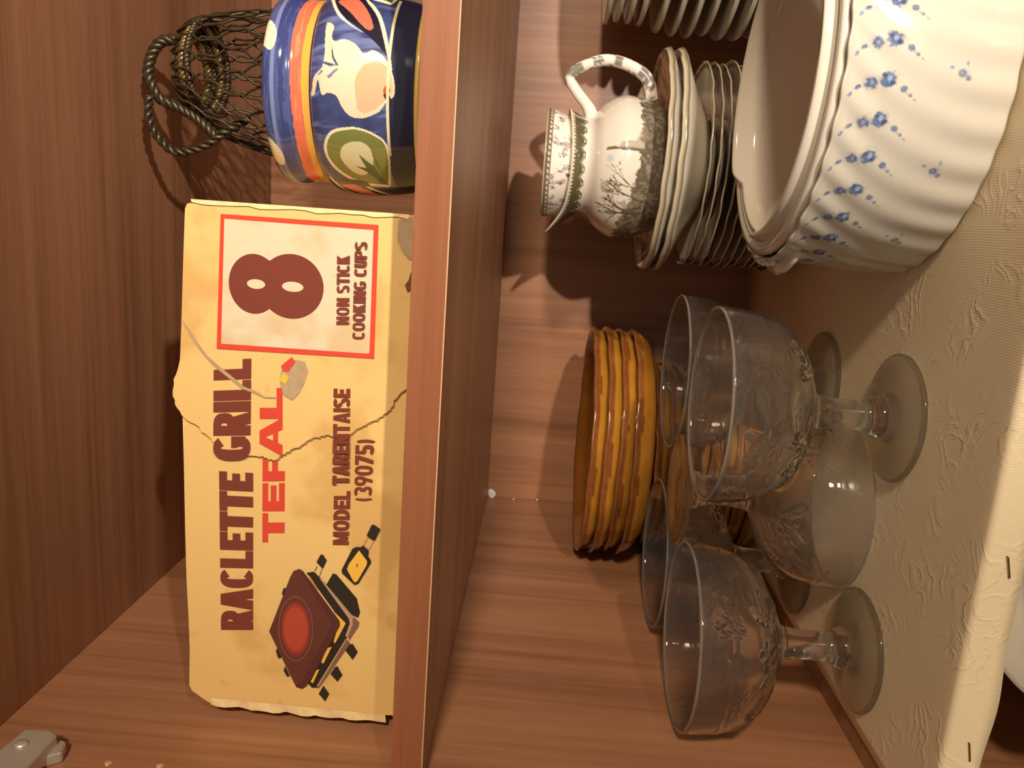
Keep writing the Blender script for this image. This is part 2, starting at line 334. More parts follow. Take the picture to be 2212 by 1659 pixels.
# hinge on the left side panel
hg = mobj('hinge', box_mesh('hinge_plate', 0, .0025, -.045, .006, .818, .838, .0006), M_steel, cab)
tag(hg, 'silver metal door hinge')
def prism(name, outline, x0, x1, mat, par, bev=.0006):
    bm = bmesh.new(); vs = [bm.verts.new((x0, y, z)) for y, z in outline]; f = bm.faces.new(vs)
    r = bmesh.ops.extrude_face_region(bm, geom=[f])
    for v in r['geom']:
        if isinstance(v, bmesh.types.BMVert): v.co.x = x1
    bmesh.ops.recalc_face_normals(bm, faces=bm.faces)
    if bev: bmesh.ops.bevel(bm, geom=list(bm.edges), offset=bev, segments=2, affect='EDGES')
    me = bpy.data.meshes.new(name); bm.to_mesh(me); bm.free()
    return mobj(name, me, mat, par)
HO = .62
prism('hinge_arm', [(.0052, .2104 + HO), (.0064, .1985 + HO), (.0035, .192 + HO), (-.0217, .1915 + HO), (-.046, .205 + HO), (-.046, .222 + HO), (-.0145, .2125 + HO)], .0022, .012, M_steel, hg)
prism('hinge_wing', [(.0073, .1925 + HO), (.0065, .1893 + HO), (-.0019, .1865 + HO), (-.0105, .1975 + HO), (-.004, .205 + HO)], .0002, .0062, M_steel, hg)
sc_me, *_ = lathe('hinge_screw', [(.0001, .0016), (.0022, .0014), (.0032, .0006), (.0034, 0)], 20)
so = mobj('hinge_screw', sc_me, M_steel, hg, (.0121, -.006, .2045 + HO), True); so.rotation_euler = (0, PI / 2, 0)
for (y, z) in ((.0007, .1638), (.0022, .1372)):
    me, *_ = lathe('screw_plug', [(.0001, .0008), (.0012, .0006), (.0018, 0)], 14, fun=lambda t, r, z_, k: (r * (1 + .2 * np.sin(3 * t + 1)), z_))
    o = mobj('screw_plug', me, M_screw, cab, (0.0, y, z + HO)); o.rotation_euler = (0, PI / 2, 0)

# white paint chip stuck in the back corner
bm = bmesh.new(); bmesh.ops.create_icosphere(bm, subdivisions=2, radius=1)
for v in bm.verts:
    v.co = Vector((v.co.x * .0052 * (1 + .3 * v.co.z), v.co.y * .0035, v.co.z * .0046)) + Vector([random.uniform(-.0005, .0005) for _ in range(3)])
me = bpy.data.meshes.new('paint_chip'); bm.to_mesh(me); bm.free()
tag(mobj('paint_chip', me, M_chip, None, (.0045, .4365, -.0047)), 'small white flake of paint in the back corner under the middle shelf', 'paint flake')
for q, (y, z, s) in enumerate(((.434, -.028, .0011), (.4385, -.053, .0012))):
    bm = bmesh.new(); bmesh.ops.create_icosphere(bm, subdivisions=1, radius=s)
    for v in bm.verts: v.co.y *= .7
    me = bpy.data.meshes.new('paint_speck'); bm.to_mesh(me); bm.free()
    tag(mobj('paint_speck', me, M_chip, None, (.0012, y, z)), ('tiny white paint speck in the back corner just below the larger flake', 'tiny white paint speck lowest in the back corner beside the amber plates')[q], 'paint flake')

# ================================================================== SHELF LINER
def liner_mat():
    m, nt, b = newmat('embossed_liner'); N = nt.nodes; L = nt.links
    tc = N.new('ShaderNodeTexCoord')
    b.inputs['Base Color'].default_value = (*lin((240, 219, 182)), 1); b.inputs['Roughness'].default_value = .38; b.inputs['Specular IOR Level'].default_value = .5
    # scrolling leaf relief: warped voronoi outlines
    nz = N.new('ShaderNodeTexNoise'); nz.inputs['Scale'].default_value = 22; nz.inputs['Detail'].default_value = 2
    L.new(tc.outputs['Object'], nz.inputs['Vector'])
    ad = N.new('ShaderNodeMixRGB'); ad.blend_type = 'LINEAR_LIGHT'; ad.inputs[0].default_value = .05
    L.new(tc.outputs['Object'], ad.inputs[1]); L.new(nz.outputs['Color'], ad.inputs[2])
    wv = N.new('ShaderNodeTexWave'); wv.wave_type = 'RINGS'; wv.inputs['Scale'].default_value = 34; wv.inputs['Distortion'].default_value = 5; wv.inputs['Detail'].default_value = 2; wv.inputs['Detail Scale'].default_value = 3
    L.new(ad.outputs[0], wv.inputs['Vector'])
    msk = N.new('ShaderNodeTexNoise'); msk.inputs['Scale'].default_value = 26; msk.inputs['Detail'].default_value = 1
    L.new(tc.outputs['Object'], msk.inputs['Vector'])
    mr = N.new('ShaderNodeMapRange'); mr.inputs[1].default_value = .45; mr.inputs[2].default_value = .65; L.new(msk.outputs['Fac'], mr.inputs[0])
    pw = N.new('ShaderNodeMath'); pw.operation = 'POWER'; pw.inputs[1].default_value = 4; L.new(wv.outputs['Fac'], pw.inputs[0])
    mu = N.new('ShaderNodeMath'); mu.operation = 'MULTIPLY'; L.new(pw.outputs[0], mu.inputs[0]); L.new(mr.outputs[0], mu.inputs[1])
    rib = N.new('ShaderNodeTexWave'); rib.bands_direction = 'X'; rib.inputs['Scale'].default_value = 260; rib.inputs['Distortion'].default_value = .4
    L.new(tc.outputs['Object'], rib.inputs['Vector'])
    b1 = N.new('ShaderNodeBump'); b1.inputs['Strength'].default_value = .3; b1.inputs['Distance'].default_value = .0008; L.new(mu.outputs[0], b1.inputs['Height'])
    b2 = N.new('ShaderNodeBump'); b2.inputs['Strength'].default_value = .12; b2.inputs['Distance'].default_value = .0004; L.new(rib.outputs['Fac'], b2.inputs['Height']); L.new(b1.outputs[0], b2.inputs['Normal'])
    big = N.new('ShaderNodeTexNoise'); big.inputs['Scale'].default_value = 9; L.new(tc.outputs['Object'], big.inputs['Vector'])
    b3 = N.new('ShaderNodeBump'); b3.inputs['Strength'].default_value = .2; b3.inputs['Distance'].default_value = .003; L.new(big.outputs['Fac'], b3.inputs['Height']); L.new(b2.outputs[0], b3.inputs['Normal'])
    L.new(b3.outputs[0], b.inputs['Normal'])
    return m
M_liner = liner_mat()
nx = 160
path = [(.438, 0.0)] + [(.438 - .0435 * i, 0.0) for i in range(1, 10)] + [(.02, 0), (0.0, 0), (-.010, .0001)]
for k in range(7):
    a = PI / 2 * k / 6; path.append((-.0135 - .0035 * math.sin(a), -.0035 + .0035 * math.cos(a)))
path += [(-.0176, -.008), (-.0181, -.012), (-.0185, -.0172)]
V = []; xs = np.linspace(.0135, XR - .004, nx)
for i, x in enumerate(xs):
    wob = .0008 * math.sin(x * 47) + .0006 * math.sin(x * 113 + 1)
    for (y, z) in path:
        zz = z; yy = y
        if z < -.004:
            yy = y - (.0005 * math.sin(x * 31 + .5) + .0003 * math.sin(x * 83)) * (-z / .0172)
        if z <= -.017: zz = z + wob
        V.append((x, yy, zz))
m_ = len(path)
F = [(i * m_ + k, i * m_ + k + 1, (i + 1) * m_ + k + 1, (i + 1) * m_ + k) for i in range(nx - 1) for k in range(m_ - 1)]
me = mesh('shelf_liner', V, F)
liner = mobj('shelf_liner', me, M_liner, None, (0, 0, ZP), True)
tag(liner, 'beige embossed vinyl shelf liner folded over the front of the lower shelf', 'shelf liner')
so = liner.modifiers.new('thick', 'SOLIDIFY'); so.thickness = .0006; so.offset = -1
for (xa, za, xb, zb) in ((.162, -.2532, .1526, -.2557), (.0699, -.2540, .061, -.2559)):
    p = [(xa, -.0172, za - ZP), (xa, -.0188, za - ZP), (xb, -.0188, zb - ZP), (xb, -.0172, zb - ZP)]
    v, f = tube('staple', p, .00035, 6)
    mobj('staple', mesh('staple', v, f), M_wire, liner)
# ================================================================== CARDBOARD BOX
def card_mat(name, base, stain, amt, scale=14):
    m, nt, b = newmat(name); N = nt.nodes; L = nt.links
    tc = N.new('ShaderNodeTexCoord')
    nz = N.new('ShaderNodeTexNoise'); nz.inputs['Scale'].default_value = scale; nz.inputs['Detail'].default_value = 5; nz.inputs['Roughness'].default_value = .55
    L.new(tc.outputs['Object'], nz.inputs['Vector'])
    rp = N.new('ShaderNodeValToRGB'); e = rp.color_ramp.elements
    e[0].position = .52; e[0].color = (0, 0, 0, 1); e[1].position = .60; e[1].color = (1, 1, 1, 1); L.new(nz.outputs['Fac'], rp.inputs[0])
    sp = N.new('ShaderNodeTexNoise'); sp.inputs['Scale'].default_value = 120; sp.inputs['Detail'].default_value = 3; L.new(tc.outputs['Object'], sp.inputs['Vector'])
    rs = N.new('ShaderNodeMapRange'); rs.inputs[1].default_value = .66; rs.inputs[2].default_value = .74; rs.inputs[4].default_value = .35; L.new(sp.outputs['Fac'], rs.inputs[0])
    mm = N.new('ShaderNodeMath'); mm.operation = 'MULTIPLY'; mm.inputs[1].default_value = amt; L.new(rp.outputs[0], mm.inputs[0])
    mx0 = N.new('ShaderNodeMath'); mx0.operation = 'MAXIMUM'; L.new(mm.outputs[0], mx0.inputs[0]); L.new(rs.outputs[0], mx0.inputs[1])
    mx = N.new('ShaderNodeMix'); mx.data_type = 'RGBA'; mx.inputs[6].default_value = (*lin(base), 1); mx.inputs[7].default_value = (*lin(stain), 1)
    L.new(mx0.outputs[0], mx.inputs[0]); L.new(mx.outputs[2], b.inputs['Base Color'])
    b.inputs['Roughness'].default_value = .55; b.inputs['Specular IOR Level'].default_value = .3
    bp = N.new('ShaderNodeBump'); bp.inputs['Strength'].default_value = .15; bp.inputs['Distance'].default_value = .001
    n2 = N.new('ShaderNodeTexNoise'); n2.inputs['Scale'].default_value = 40; n2.inputs['Detail'].default_value = 6; L.new(tc.outputs['Object'], n2.inputs['Vector'])
    L.new(n2.outputs['Fac'], bp.inputs['Height']); L.new(bp.outputs[0], b.inputs['Normal'])
    return m
M_card = card_mat('yellow_card', (230, 190, 121), (204, 154, 88), .6)
M_cardw = card_mat('cream_print', (218, 201, 170), (206, 170, 118), .6, 16)
M_brown = simple('maroon_print', (122, 58, 44), .5, noise=(120, .06), spec=.3)
M_red = simple('red_print', (214, 72, 52), .5, noise=(160, .05), spec=.3)
M_torn = simple('torn_paper', (232, 200, 146), .9, noise=(300, .25))
M_torngrey = simple('torn_grey_paper', (178, 150, 116), .9, noise=(260, .25))
M_tear = simple('bare_board_edge', (196, 158, 104), .9, noise=(300, .2))
M_dark = simple('dark_print', (44, 34, 24), .5)
M_cheese = simple('cheese_print', (236, 184, 70), .5, noise=(300, .12))
M_orange = simple('orange_print', (206, 128, 54), .5)
M_lid = simple('grill_lid_print', (88, 42, 34), .5)
M_lidt = simple('grill_lid_top_print', (98, 50, 40), .5, noise=(60, .15))
M_glow1 = simple('grill_glow_outer_print', (120, 52, 38), .5)
M_glow2 = simple('grill_glow_print', (150, 58, 40), .5)
M_glow3 = simple('grill_glow_core_print', (176, 70, 46), .5)
M_ring = simple('grill_ring_print', (134, 76, 60), .5)
M_silver = simple('grill_steel_print', (186, 150, 120), .5)
M_rail = simple('grill_rail_print', (130, 92, 76), .5)

bxr = empty('cardboard_box', (.010, .045, .016), 'yellow raclette grill cardboard box with torn front lying on the upper shelf', 'box')
def mm(p): return (p[0] / 1000, p[1] / 1000)
# carton: irregular front outline, extruded back with worn edges
outl = [mm(p) for p in OUT]
outl = [(.2795, 0.0006)] + outl + [(-.0005, .0006)]
bm = bmesh.new()
fr = [bm.verts.new((x, 0, z)) for x, z in outl]
f = bm.faces.new(fr)
r = bmesh.ops.extrude_face_region(bm, geom=[f])
cx, cz = .139, .06
for v in r['geom']:
    if isinstance(v, bmesh.types.BMVert):
        v.co.y = .27
        v.co.x = max(-.0005, v.co.x)
bmesh.ops.recalc_face_normals(bm, faces=bm.faces)
bmesh.ops.triangulate(bm, faces=[q for q in bm.faces if len(q.verts) > 4])
me = bpy.data.meshes.new('carton'); bm.to_mesh(me); bm.free()
mobj('carton', me, M_card, bxr)

def flat(name, poly, y, mat, par=bxr, thick=.00015, holes=()):
    """thin printed or torn sheet: outline in box-face metres, standing y in front of the face"""
    bm = bmesh.new()
    def ring(pl, yy): 
        vs = [bm.verts.new((x, yy, z)) for x, z in pl]
        es = [bm.edges.new((vs[i], vs[(i + 1) % len(vs)])) for i in range(len(vs))]
        return vs, es
    E = []
    rings = [ring(poly, -y)] + [ring(h, -y) for h in holes]
    for _, es in rings: E += es
    bmesh.ops.triangle_fill(bm, use_beauty=True, use_dissolve=False, edges=E)
    bmesh.ops.recalc_face_normals(bm, faces=bm.faces)
    if thick > 0:
        r = bmesh.ops.extrude_face_region(bm, geom=list(bm.faces))
        for v in r['geom']:
            if isinstance(v, bmesh.types.BMVert): v.co.y += thick
    bmesh.ops.recalc_face_normals(bm, faces=bm.faces)
    me = bpy.data.meshes.new(name); bm.to_mesh(me); bm.free()
    return mobj(name, me, mat, par)

# torn outer paper layer on the right part, standing proud of the carton
def flap_height(x, z):
    return .0009
flap_p = [mm(p) for p in FLAP]
jag = []
for i, p in enumerate(flap_p):
    q = flap_p[(i + 1) % len(flap_p)]
    jag.append(p)
    if 9 <= i <= 46:
        for t in (.35, .7):
            jag.append((p[0] + (q[0] - p[0]) * t + random.uniform(-.0005, .0005), p[1] + (q[1] - p[1]) * t + random.uniform(-.0005, .0005)))
fl = flat('torn_paper_layer', jag, .0016, M_card, bxr, .0016)
tag(fl, 'torn top layer of yellow card')
# bare torn edge: ribbon along the tear
edge = jag[27:]
edge = edge[:-1]
v = []; f = []
for i, (x, z) in enumerate(edge):
    w = .0009 + .0006 * math.sin(i * 1.7) ** 2
    v += [(x, -.0017, z), (x - w, -.0003, z - w * .4)]
for i in range(len(edge) - 1):
    f.append((2 * i, 2 * i + 1, 2 * i + 3, 2 * i + 2))
mobj('torn_edge', mesh('torn_edge', v, f), M_tear, bxr)
L1 = .0018; L0 = .0003   # print heights on the torn layer / on the bare carton
flat('crease', [mm(p) for p in CREASE], L1 + .0003, M_torngrey)
# panel with the number
fo = [mm(p) for p in FRAME_O]; fi = [mm(p) for p in FRAME_I]
flat('cream_panel', fi, L1 + .0001, M_cardw)
flat('red_frame', fo, L1 + .0002, M_red, holes=[fi])
def ell(cx, cz, rx, rz, n=48): return [(cx + rx * math.cos(2 * PI * i / n), cz + rz * math.sin(2 * PI * i / n)) for i in range(n)]
# figure 8: union outline of two discs with two counters
def union8(c1, r1, c2, r2):
    a = ell(*c1, *r1, 96); b_ = ell(*c2, *r2, 96)
    ina = lambda p: ((p[0] - c1[0]) / r1[0]) ** 2 + ((p[1] - c1[1]) / r1[1]) ** 2 < 1
    inb = lambda p: ((p[0] - c2[0]) / r2[0]) ** 2 + ((p[1] - c2[1]) / r2[1]) ** 2 < 1
    A = [p for p in a if not inb(p)]; B = [p for p in b_ if not ina(p)]
    allp = A + B
    rt = sorted([p for p in A if p[0] >= c1[0]], key=lambda p: -p[1]) + sorted([p for p in B if p[0] >= c2[0]], key=lambda p: -p[1] if p[1] < c2[1] + 1 else 0)
    # walk: upper disc clockwise from its left notch to its right notch, then lower disc
    def run(P, c, start):
        ang = sorted(P, key=lambda p: (start - math.atan2(p[1] - c[1], p[0] - c[0])) % (2 * PI)); return ang
    return run(A, c1, -PI / 2) + run(B, c2, PI / 2)
eight = union8((.2397, .0867), (.0150, .0129), (.2398, .0677), (.0162, .0164))
flat('number_eight', eight, L1 + .0003, M_brown, holes=[ell(.2398, .0857, .0025, .0047, 24), ell(.2398, .0670, .0026, .0055, 24)])

# ---- lettering: heavy block capitals drawn as polygons in a unit cell
def rect(x0, y0, x1, y1): return [(x0, y0), (x1, y0), (x1, y1), (x0, y1)]
def band(cx, cy, rx, ry, tx, ty, a0, a1, p=2.6, n=18):
    out = []
    def pt(a, rx, ry):
        c, s = math.cos(a), math.sin(a)
        return (cx + rx * math.copysign(abs(c) ** (2 / p), c), cy + ry * math.copysign(abs(s) ** (2 / p), s))
    for i in range(n):
        b0 = math.radians(a0 + (a1 - a0) * i / n); b1 = math.radians(a0 + (a1 - a0) * (i + 1) / n)
        out.append([pt(b0, rx, ry), pt(b1, rx, ry), pt(b1, rx - tx, ry - ty), pt(b0, rx - tx, ry - ty)])
    return out
def glyph(ch, s, t):
    """s: stem share of the width, t: bar share of the height"""
    if ch in "RACGPOD0389S": s *= .84; t *= .9
    if ch == 'I': return [rect(0, 0, 1, 1)], None
    if ch == 'L': return [rect(0, 0, s, 1), rect(0, 0, 1, t)], .86
    if ch == 'T': return [rect(.5 - s / 2, 0, .5 + s / 2, 1), rect(0, 1 - t, 1, 1)], .95
    if ch == 'E': return [rect(0, 0, s, 1), rect(0, 0, 1, t), rect(0, .5 - t / 2, .92, .5 + t / 2), rect(0, 1 - t, 1, 1)], .9
    if ch == 'F': return [rect(0, 0, s, 1), rect(0, .44 - t / 2, .92, .44 + t / 2), rect(0, 1 - t, 1, 1)], .88
    if ch == 'O': return band(.5, .5, .5, .5, s, t, 0, 360, n=40), 1.08
    if ch == '0': return band(.5, .5, .5, .5, s, t, 0, 360, n=40), .95
    if ch == 'D': return [rect(0, 0, s, 1)] + band(.3, .5, .7, .5, s, t, -90, 90, n=24) + [rect(0, 0, .35, t), rect(0, 1 - t, .35, 1)], 1.05
    if ch == 'C': return band(.52, .5, .52, .5, s, t, 42, 318, n=34), .98
    if ch == 'G': return band(.52, .5, .52, .5, s, t, 42, 318, n=34) + [rect(1 - s, .14, 1, .52), rect(.52, .52 - t * .8, 1, .52)], 1.05
    if ch == 'U': return [rect(0, .4, s, 1), rect(1 - s, .4, 1, 1)] + band(.5, .4, .5, .4, s, t, 180, 360, n=20), 1.0
    if ch == 'P': return [rect(0, 0, s, 1), rect(0, 1 - t, .5, 1), rect(0, .4, .5, .4 + t)] + band(.45, .7, .55, .3, s, t, -90, 90, n=18), .95
    if ch == 'R': return [rect(0, 0, s, 1), rect(0, 1 - t, .5, 1), rect(0, .42, .5, .42 + t)] + band(.45, .71, .55, .29, s, t, -90, 90, n=18) + [[(.36, .46), (.36 + s * 1.05, .5), (1.04, 0), (1.0 - s * 1.1, 0)]], 1.0
    if ch == 'A':
        k = s * 1.0
        return [[(0, 0), (k, 0), (.5 + k * .22, 1), (.5 - k * .55, 1)], [(1 - k, 0), (1, 0), (.5 + k * .55, 1), (.5 - k * .22, 1)], rect(.22, .2, .78, .2 + t * .9)], 1.1
    if ch == 'N': return [rect(0, 0, s * .9, 1), rect(1 - s * .9, 0, 1, 1), [(0, 1), (s * 1.05, 1), (1, 0), (1 - s * 1.05, 0)]], 1.08
    if ch == 'M': return [rect(0, 0, s * .72, 1), rect(1 - s * .72, 0, 1, 1), [(0, 1), (s * .85, 1), (.5 + s * .28, 0.05), (.5 - s * .28, 0.05)], [(1 - s * .85, 1), (1, 1), (.5 + s * .28, 0.05), (.5 - s * .28, 0.05)]], 1.4
    if ch == 'K': return [rect(0, 0, s, 1), [(s * .8, .38), (s * .8, .62), (1 - s * 1.1, 1), (1, 1)], [(.32, .55), (.58, .72), (1.03, 0), (1 - s * 1.1, 0)]], 1.02
    if ch == 'S': return band(.5, .73, .5, .27, s, t, 25, 270, n=26) + band(.5, .275, .5, .275, s, t, -155, 90, n=26), .95
    if ch == '3': return band(.45, .74, .5, .26, s, t, -90, 150, n=24) + band(.47, .27, .53, .27, s, t, -150, 90, n=24), .95
    if ch == '9': return band(.5, .68, .5, .32, s, t, 0, 360, n=32) + [[(1 - s, .7), (1, .7), (.62, 0), (.3, 0)]], .95
    if ch == '7': return [rect(0, 1 - t, 1, 1), [(1 - s * 1.2, 1 - t), (1, 1 - t), (.5, 0), (.5 - s * 1.15, 0)]], .9
    if ch == '5': return [rect(.06, 1 - t, .95, 1), rect(.06, .5, .06 + s * .8, 1)] + band(.45, .31, .54, .31, s, t, -150, 140, n=28), .95
    if ch == '(': return band(1.0, .45, 1.0, .62, .62, .16, 125, 235, n=14, p=2), .42
    if ch == ')': return band(0.0, .45, 1.0, .62, .62, .16, -55, 55, n=14, p=2), .42
    return [], .45

def lettering(text, quad, y, mat, stem, bar, gap=.09, iw=None, space=.42):
    """quad: bottom-left, bottom-right, top-right, top-left on the box face (mm)"""
    q = [np.array(mm(p)) for p in quad]
    ws = []; gl = []
    for ch in text:
        if ch == ' ': gl.append(None); ws.append(space); continue
        sh, w = glyph(ch, stem, bar)
        if ch == 'I': w = iw or stem * 1.0
        gl.append(sh); ws.append(w)
    tot = sum(ws) + gap * (len(text) - 1)
    bm = bmesh.new(); x = 0; lift = 0.0
    for ch, sh, w in zip(text, gl, ws):
        if sh:
            for poly in sh:
                vs = []; lift += 3e-6
                for (a, b_) in poly:
                    u = (x + a * w) / tot
                    p = (q[0] * (1 - u) + q[1] * u) * (1 - b_) + (q[3] * (1 - u) + q[2] * u) * b_
                    vs.append(bm.verts.new((p[0], -y - lift, p[1])))
                try: bm.faces.new(vs)
                except ValueError: pass
        x += w + gap
    for fc in bm.faces:
        fc.normal_update()
        if fc.normal.y > 0: fc.normal_flip()
    me = bpy.data.meshes.new('lettering'); bm.to_mesh(me); bm.free()
    o = mobj('lettering', me, mat, bxr)
    return o
for txt, quad, y, mat, st, br, gp, iw in (
    ('RACLETTE', T_RACLETTE, L0, M_brown, .54, .23, .04, None),
    ('GRILL', T_GRILL, L1 + .0001, M_brown, .52, .23, .045, .46),
    ('TEF', T_TEF, L0, M_red, .36, .26, .06, None),
    ('AL', T_AL, L1 + .0001, M_red, .36, .26, -.04, None),
    ('MODEL', T_MODEL, L0, M_brown, .43, .24, .07, None),
    ('TARENTAISE', T_TARENT, L1 + .0001, M_brown, .42, .24, .06, .38),
    ('(39075)', T_NUM, L0, M_brown, .38, .2, .1, None),
    ('NON STICK', T_NON, L1 + .0004, M_brown, .41, .22, .1, .38),
    ('COOKING CUPS', T_COOK, L1 + .0004, M_brown, .41, .22, .1, .38)):
    o = lettering(txt, quad, y, mat, st, br, gp, iw)
    o['label'] = ('red' if mat is M_red else 'maroon') + ' printed lettering reading ' + txt
# letters that straddle the tear also need their lower halves on the bare carton
# printed picture of the grill
pic = empty('grill_picture', (0, 0, 0)); pic.parent = bxr
tag(pic, 'printed picture of a brown grill and a small cheese pan')
def pp(k): return [mm(p) for p in PIC[k]]
lay = [('box', M_dark), ('w3', M_dark), ('w4', M_dark), ('t1', M_dark), ('foot', M_rail), ('base', M_dark), ('rim', M_silver), ('y1', M_cheese), ('y2', M_cheese), ('y3', M_cheese), ('or', M_orange), ('t2', M_dark), ('t3', M_dark), ('t4', M_dark), ('rail', M_rail), ('railhi', M_silver),
       ('n1', M_dark), ('n2', M_dark), ('n3', M_dark), ('lid', M_lid), ('lidtop', M_lidt)]
h = L0
nm = {'box': 'grill_base', 'lid': 'grill_lid', 'lidtop': 'grill_lid_top', 'base': 'grill_tray', 'rim': 'tray_rim', 'rail': 'rail', 'railhi': 'rail', 'foot': 'grill_foot'}
for k, mt in lay:
    h += .00003
    flat(nm.get(k, 'pan_handle' if k[0] == 't' else 'print_detail'), pp(k), h, mt, pic, 0)
ox, oz = mm(OV[0])
for (rx, rz, mt) in ((.0198, .0098, M_ring), (.0190, .0092, M_lidt), (.0170, .0083, M_glow1), (.0155, .0076, M_glow2), (.0135, .0066, M_glow3)):
    h += .00003
    flat('hot_plate', ell(ox, oz, rx, rz, 56), h, mt, pic, 0)
for k, mt, n in (('pan', M_dark, 'pan'), ('pani', M_cheese, 'pan_cheese'), ('neck', M_dark, 'pan_neck'), ('w1', M_silver, 'pan_wire'), ('w2', M_silver, 'pan_wire'), ('hand', M_dark, 'pan_handle'), ('spot', M_red, 'print_detail')):
    h += .00003
    flat(n, pp(k), h, mt, pic, 0)
# damage
flat('scraped_patch', [mm(p) for p in PATCH], L1 + .0005, M_torngrey)
flat('label_scrap', [mm(p) for p in REDB], L1 + .0008, M_red)
flat('label_scrap', [mm(p) for p in YELB], L1 + .0008, M_cheese)
flat('torn_corner', [mm(p) for p in GREYC], L1 + .0002, M_torngrey)
flat('tear_hole', [mm(p) for p in HOLE], L1 + .0004, simple('tear_shadow', (110, 74, 40), .9))
# frayed white paper on the left end and dents along the right end
v = []; f = []
for i in range(26):
    t = i / 25; z = .112 - t * .1; x = -.0006 - .0008 * t
    w = .0008 + .0016 * abs(math.sin(i * 2.3)) * (1 if .2 < t < .75 else .5)
    v += [(x + .003, -.0006, z), (x - w, -.0012 - .0006 * math.sin(i), z + random.uniform(-.001, .001)), (x - w * .6, .003, z)]
for i in range(25):
    a = 3 * i; b_ = a + 3
    f += [(a, b_, b_ + 1, a + 1), (a + 1, b_ + 1, b_ + 2, a + 2)]
mobj('frayed_edge', mesh('frayed_edge', v, f), M_torn, bxr)
v = []; f = []
for i in range(20):
    t = i / 19; z = .118 - t * .108; x = .2785
    w = .0006 + .0014 * abs(math.sin(i * 1.9) * math.sin(i * .7))
    v += [(x - w, -.0023, z), (x + .0008, -.0014 + .0004 * math.sin(2 * i), z + random.uniform(-.001, .001)), (x + .0006, .004, z)]
for i in range(19):
    a = 3 * i; b_ = a + 3
    f += [(a, b_, b_ + 1, a + 1), (a + 1, b_ + 1, b_ + 2, a + 2)]
mobj('frayed_edge', mesh('frayed_edge', v, f), M_torn, bxr)
# ================================================================== BLUE PAINTED POT
LN = lambda c: np.array(lin(c))
def mixc(col, mask, c):
    if mask.dtype == bool: mask = mask.astype(float)
    return col * (1 - mask[:, None]) + np.asarray(c) * mask[:, None]
Z0 = .016
pot = empty('flower_pot', (.35, .10, Z0 + .0045), 'glossy blue ceramic pot painted with fruit and a green leaf', 'pot')
prof_o = [(.040, 0.0), (.0455, .002), (.0478, .008), (.0497, .016), (.0512, .026), (.0520, .036), (.0518, .045), (.0508, .052), (.0488, .0565), (.0470, .0585), (.0464, .061), (.0463, .065), (.0466, .0685), (.0474, .0705), (.0482, .0735), (.0484, .077), (.0478, .0805), (.0465, .0825)]
po = smooth_profile(prof_o, 260); pi_ = smooth_profile([(.0455, .0818), (.0445, .078), (.0435, .06), (.047, .04), (.044, .012), (.0001, .008)], 40)
me, Tt, Zz, Rr, Kk = lathe('pot_body', np.vstack([po, pi_]), 1000, caps=True)
th = np.where(Tt > PI, Tt - 2 * PI, Tt)
zmm = (Zz + Z0 + .0045) * 1000
blue = LN((62, 70, 116)); nb = fbm(th * 5, zmm * .16, 3); nb2 = fbm(th * 14 + zmm * .05, zmm * .05, 9)
col = blue[None] * (0.45 + 1.0 * nb[:, None]) * (0.75 + .5 * nb2[:, None])
col = mixc(col, np.clip((nb2 - .5) * 3, 0, .55), LN((132, 142, 190)))
st = fbm(th * 3, zmm * .9, 21)
rim = zmm > 89.2
col = mixc(col, rim, LN((58, 66, 118))); col = mixc(col, rim & (st > .52), LN((78, 88, 140))); col = mixc(col, rim & (np.abs(zmm - 97.5) < 1.1), LN((120, 130, 176)))
col = mixc(col, (zmm > 83.0) & (zmm <= 89.0 + .5 * np.sin(th * 3)), LN((226, 112, 82)) )
col = mixc(col, (zmm > 83.0) & (zmm <= 88.6) & (st > .55), LN((236, 138, 104)))
col = mixc(col, (zmm > 79.4) & (zmm <= 83.2 + .4 * np.sin(th * 4 + 1)), LN((232, 170, 72)))
col = mixc(col, (zmm > 78.6) & (zmm <= 79.5), LN((40, 44, 78)))
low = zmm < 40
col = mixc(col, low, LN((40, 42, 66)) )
def closed_smooth(poly, n=6):
    P = [np.array(p, float) for p in poly]; m = len(P); out = []
    for i in range(m):
        a, b, c, d = P[i - 1], P[i], P[(i + 1) % m], P[(i + 2) % m]
        for t in np.linspace(0, 1, n, endpoint=False):
            out.append(tuple(0.5 * ((2 * b) + (c - a) * t + (2 * a - 5 * b + 4 * c - d) * t * t + (3 * b - a - 3 * c + d) * t ** 3)))
    return out
POTS = {k: (closed_smooth(v) if not k.startswith(('bl', 'cal')) else v) for k, v in POT.items()}
def pot_motif(dth):
    global col
    x = th + dth; x = np.where(x > PI, x - 2 * PI, x); x = np.where(x < -PI, x + 2 * PI, x)
    x = x + .01 * np.sin(zmm * .25)
    def put(k, c, a=1.0):
        global col
        col = mixc(col, inpoly(x, zmm, POTS[k]).astype(float) * a, LN(c))
    put('dark', (34, 30, 44)); put('flower', (206, 108, 84)); put('cream', (236, 220, 186)); put('cream0', (240, 226, 200))
    put('fruit', (226, 206, 176)); put('inner', (230, 210, 190), .7); put('blush', (226, 168, 128), .85); put('red', (200, 70, 46))
    put('stem', (34, 34, 52)); put('cal1', (74, 84, 128)); put('cal2', (90, 98, 140)); put('cal3', (120, 124, 156)); put('cal4', (70, 76, 120))
    put('leafo', (236, 228, 190)); put('leaf', (124, 126, 62)); put('leafi', (216, 208, 164)); put('bl1', (74, 92, 54)); put('bl2', (66, 84, 50)); put('bl3', (92, 106, 58))
for d in (0.0, -2.1, 2.1): pot_motif(d)
col = mixc(col, (zmm < 40.5) & (zmm > 39.2) & (np.sin(th * 2.2 + 1.2) > -.35), LN((222, 206, 164)))
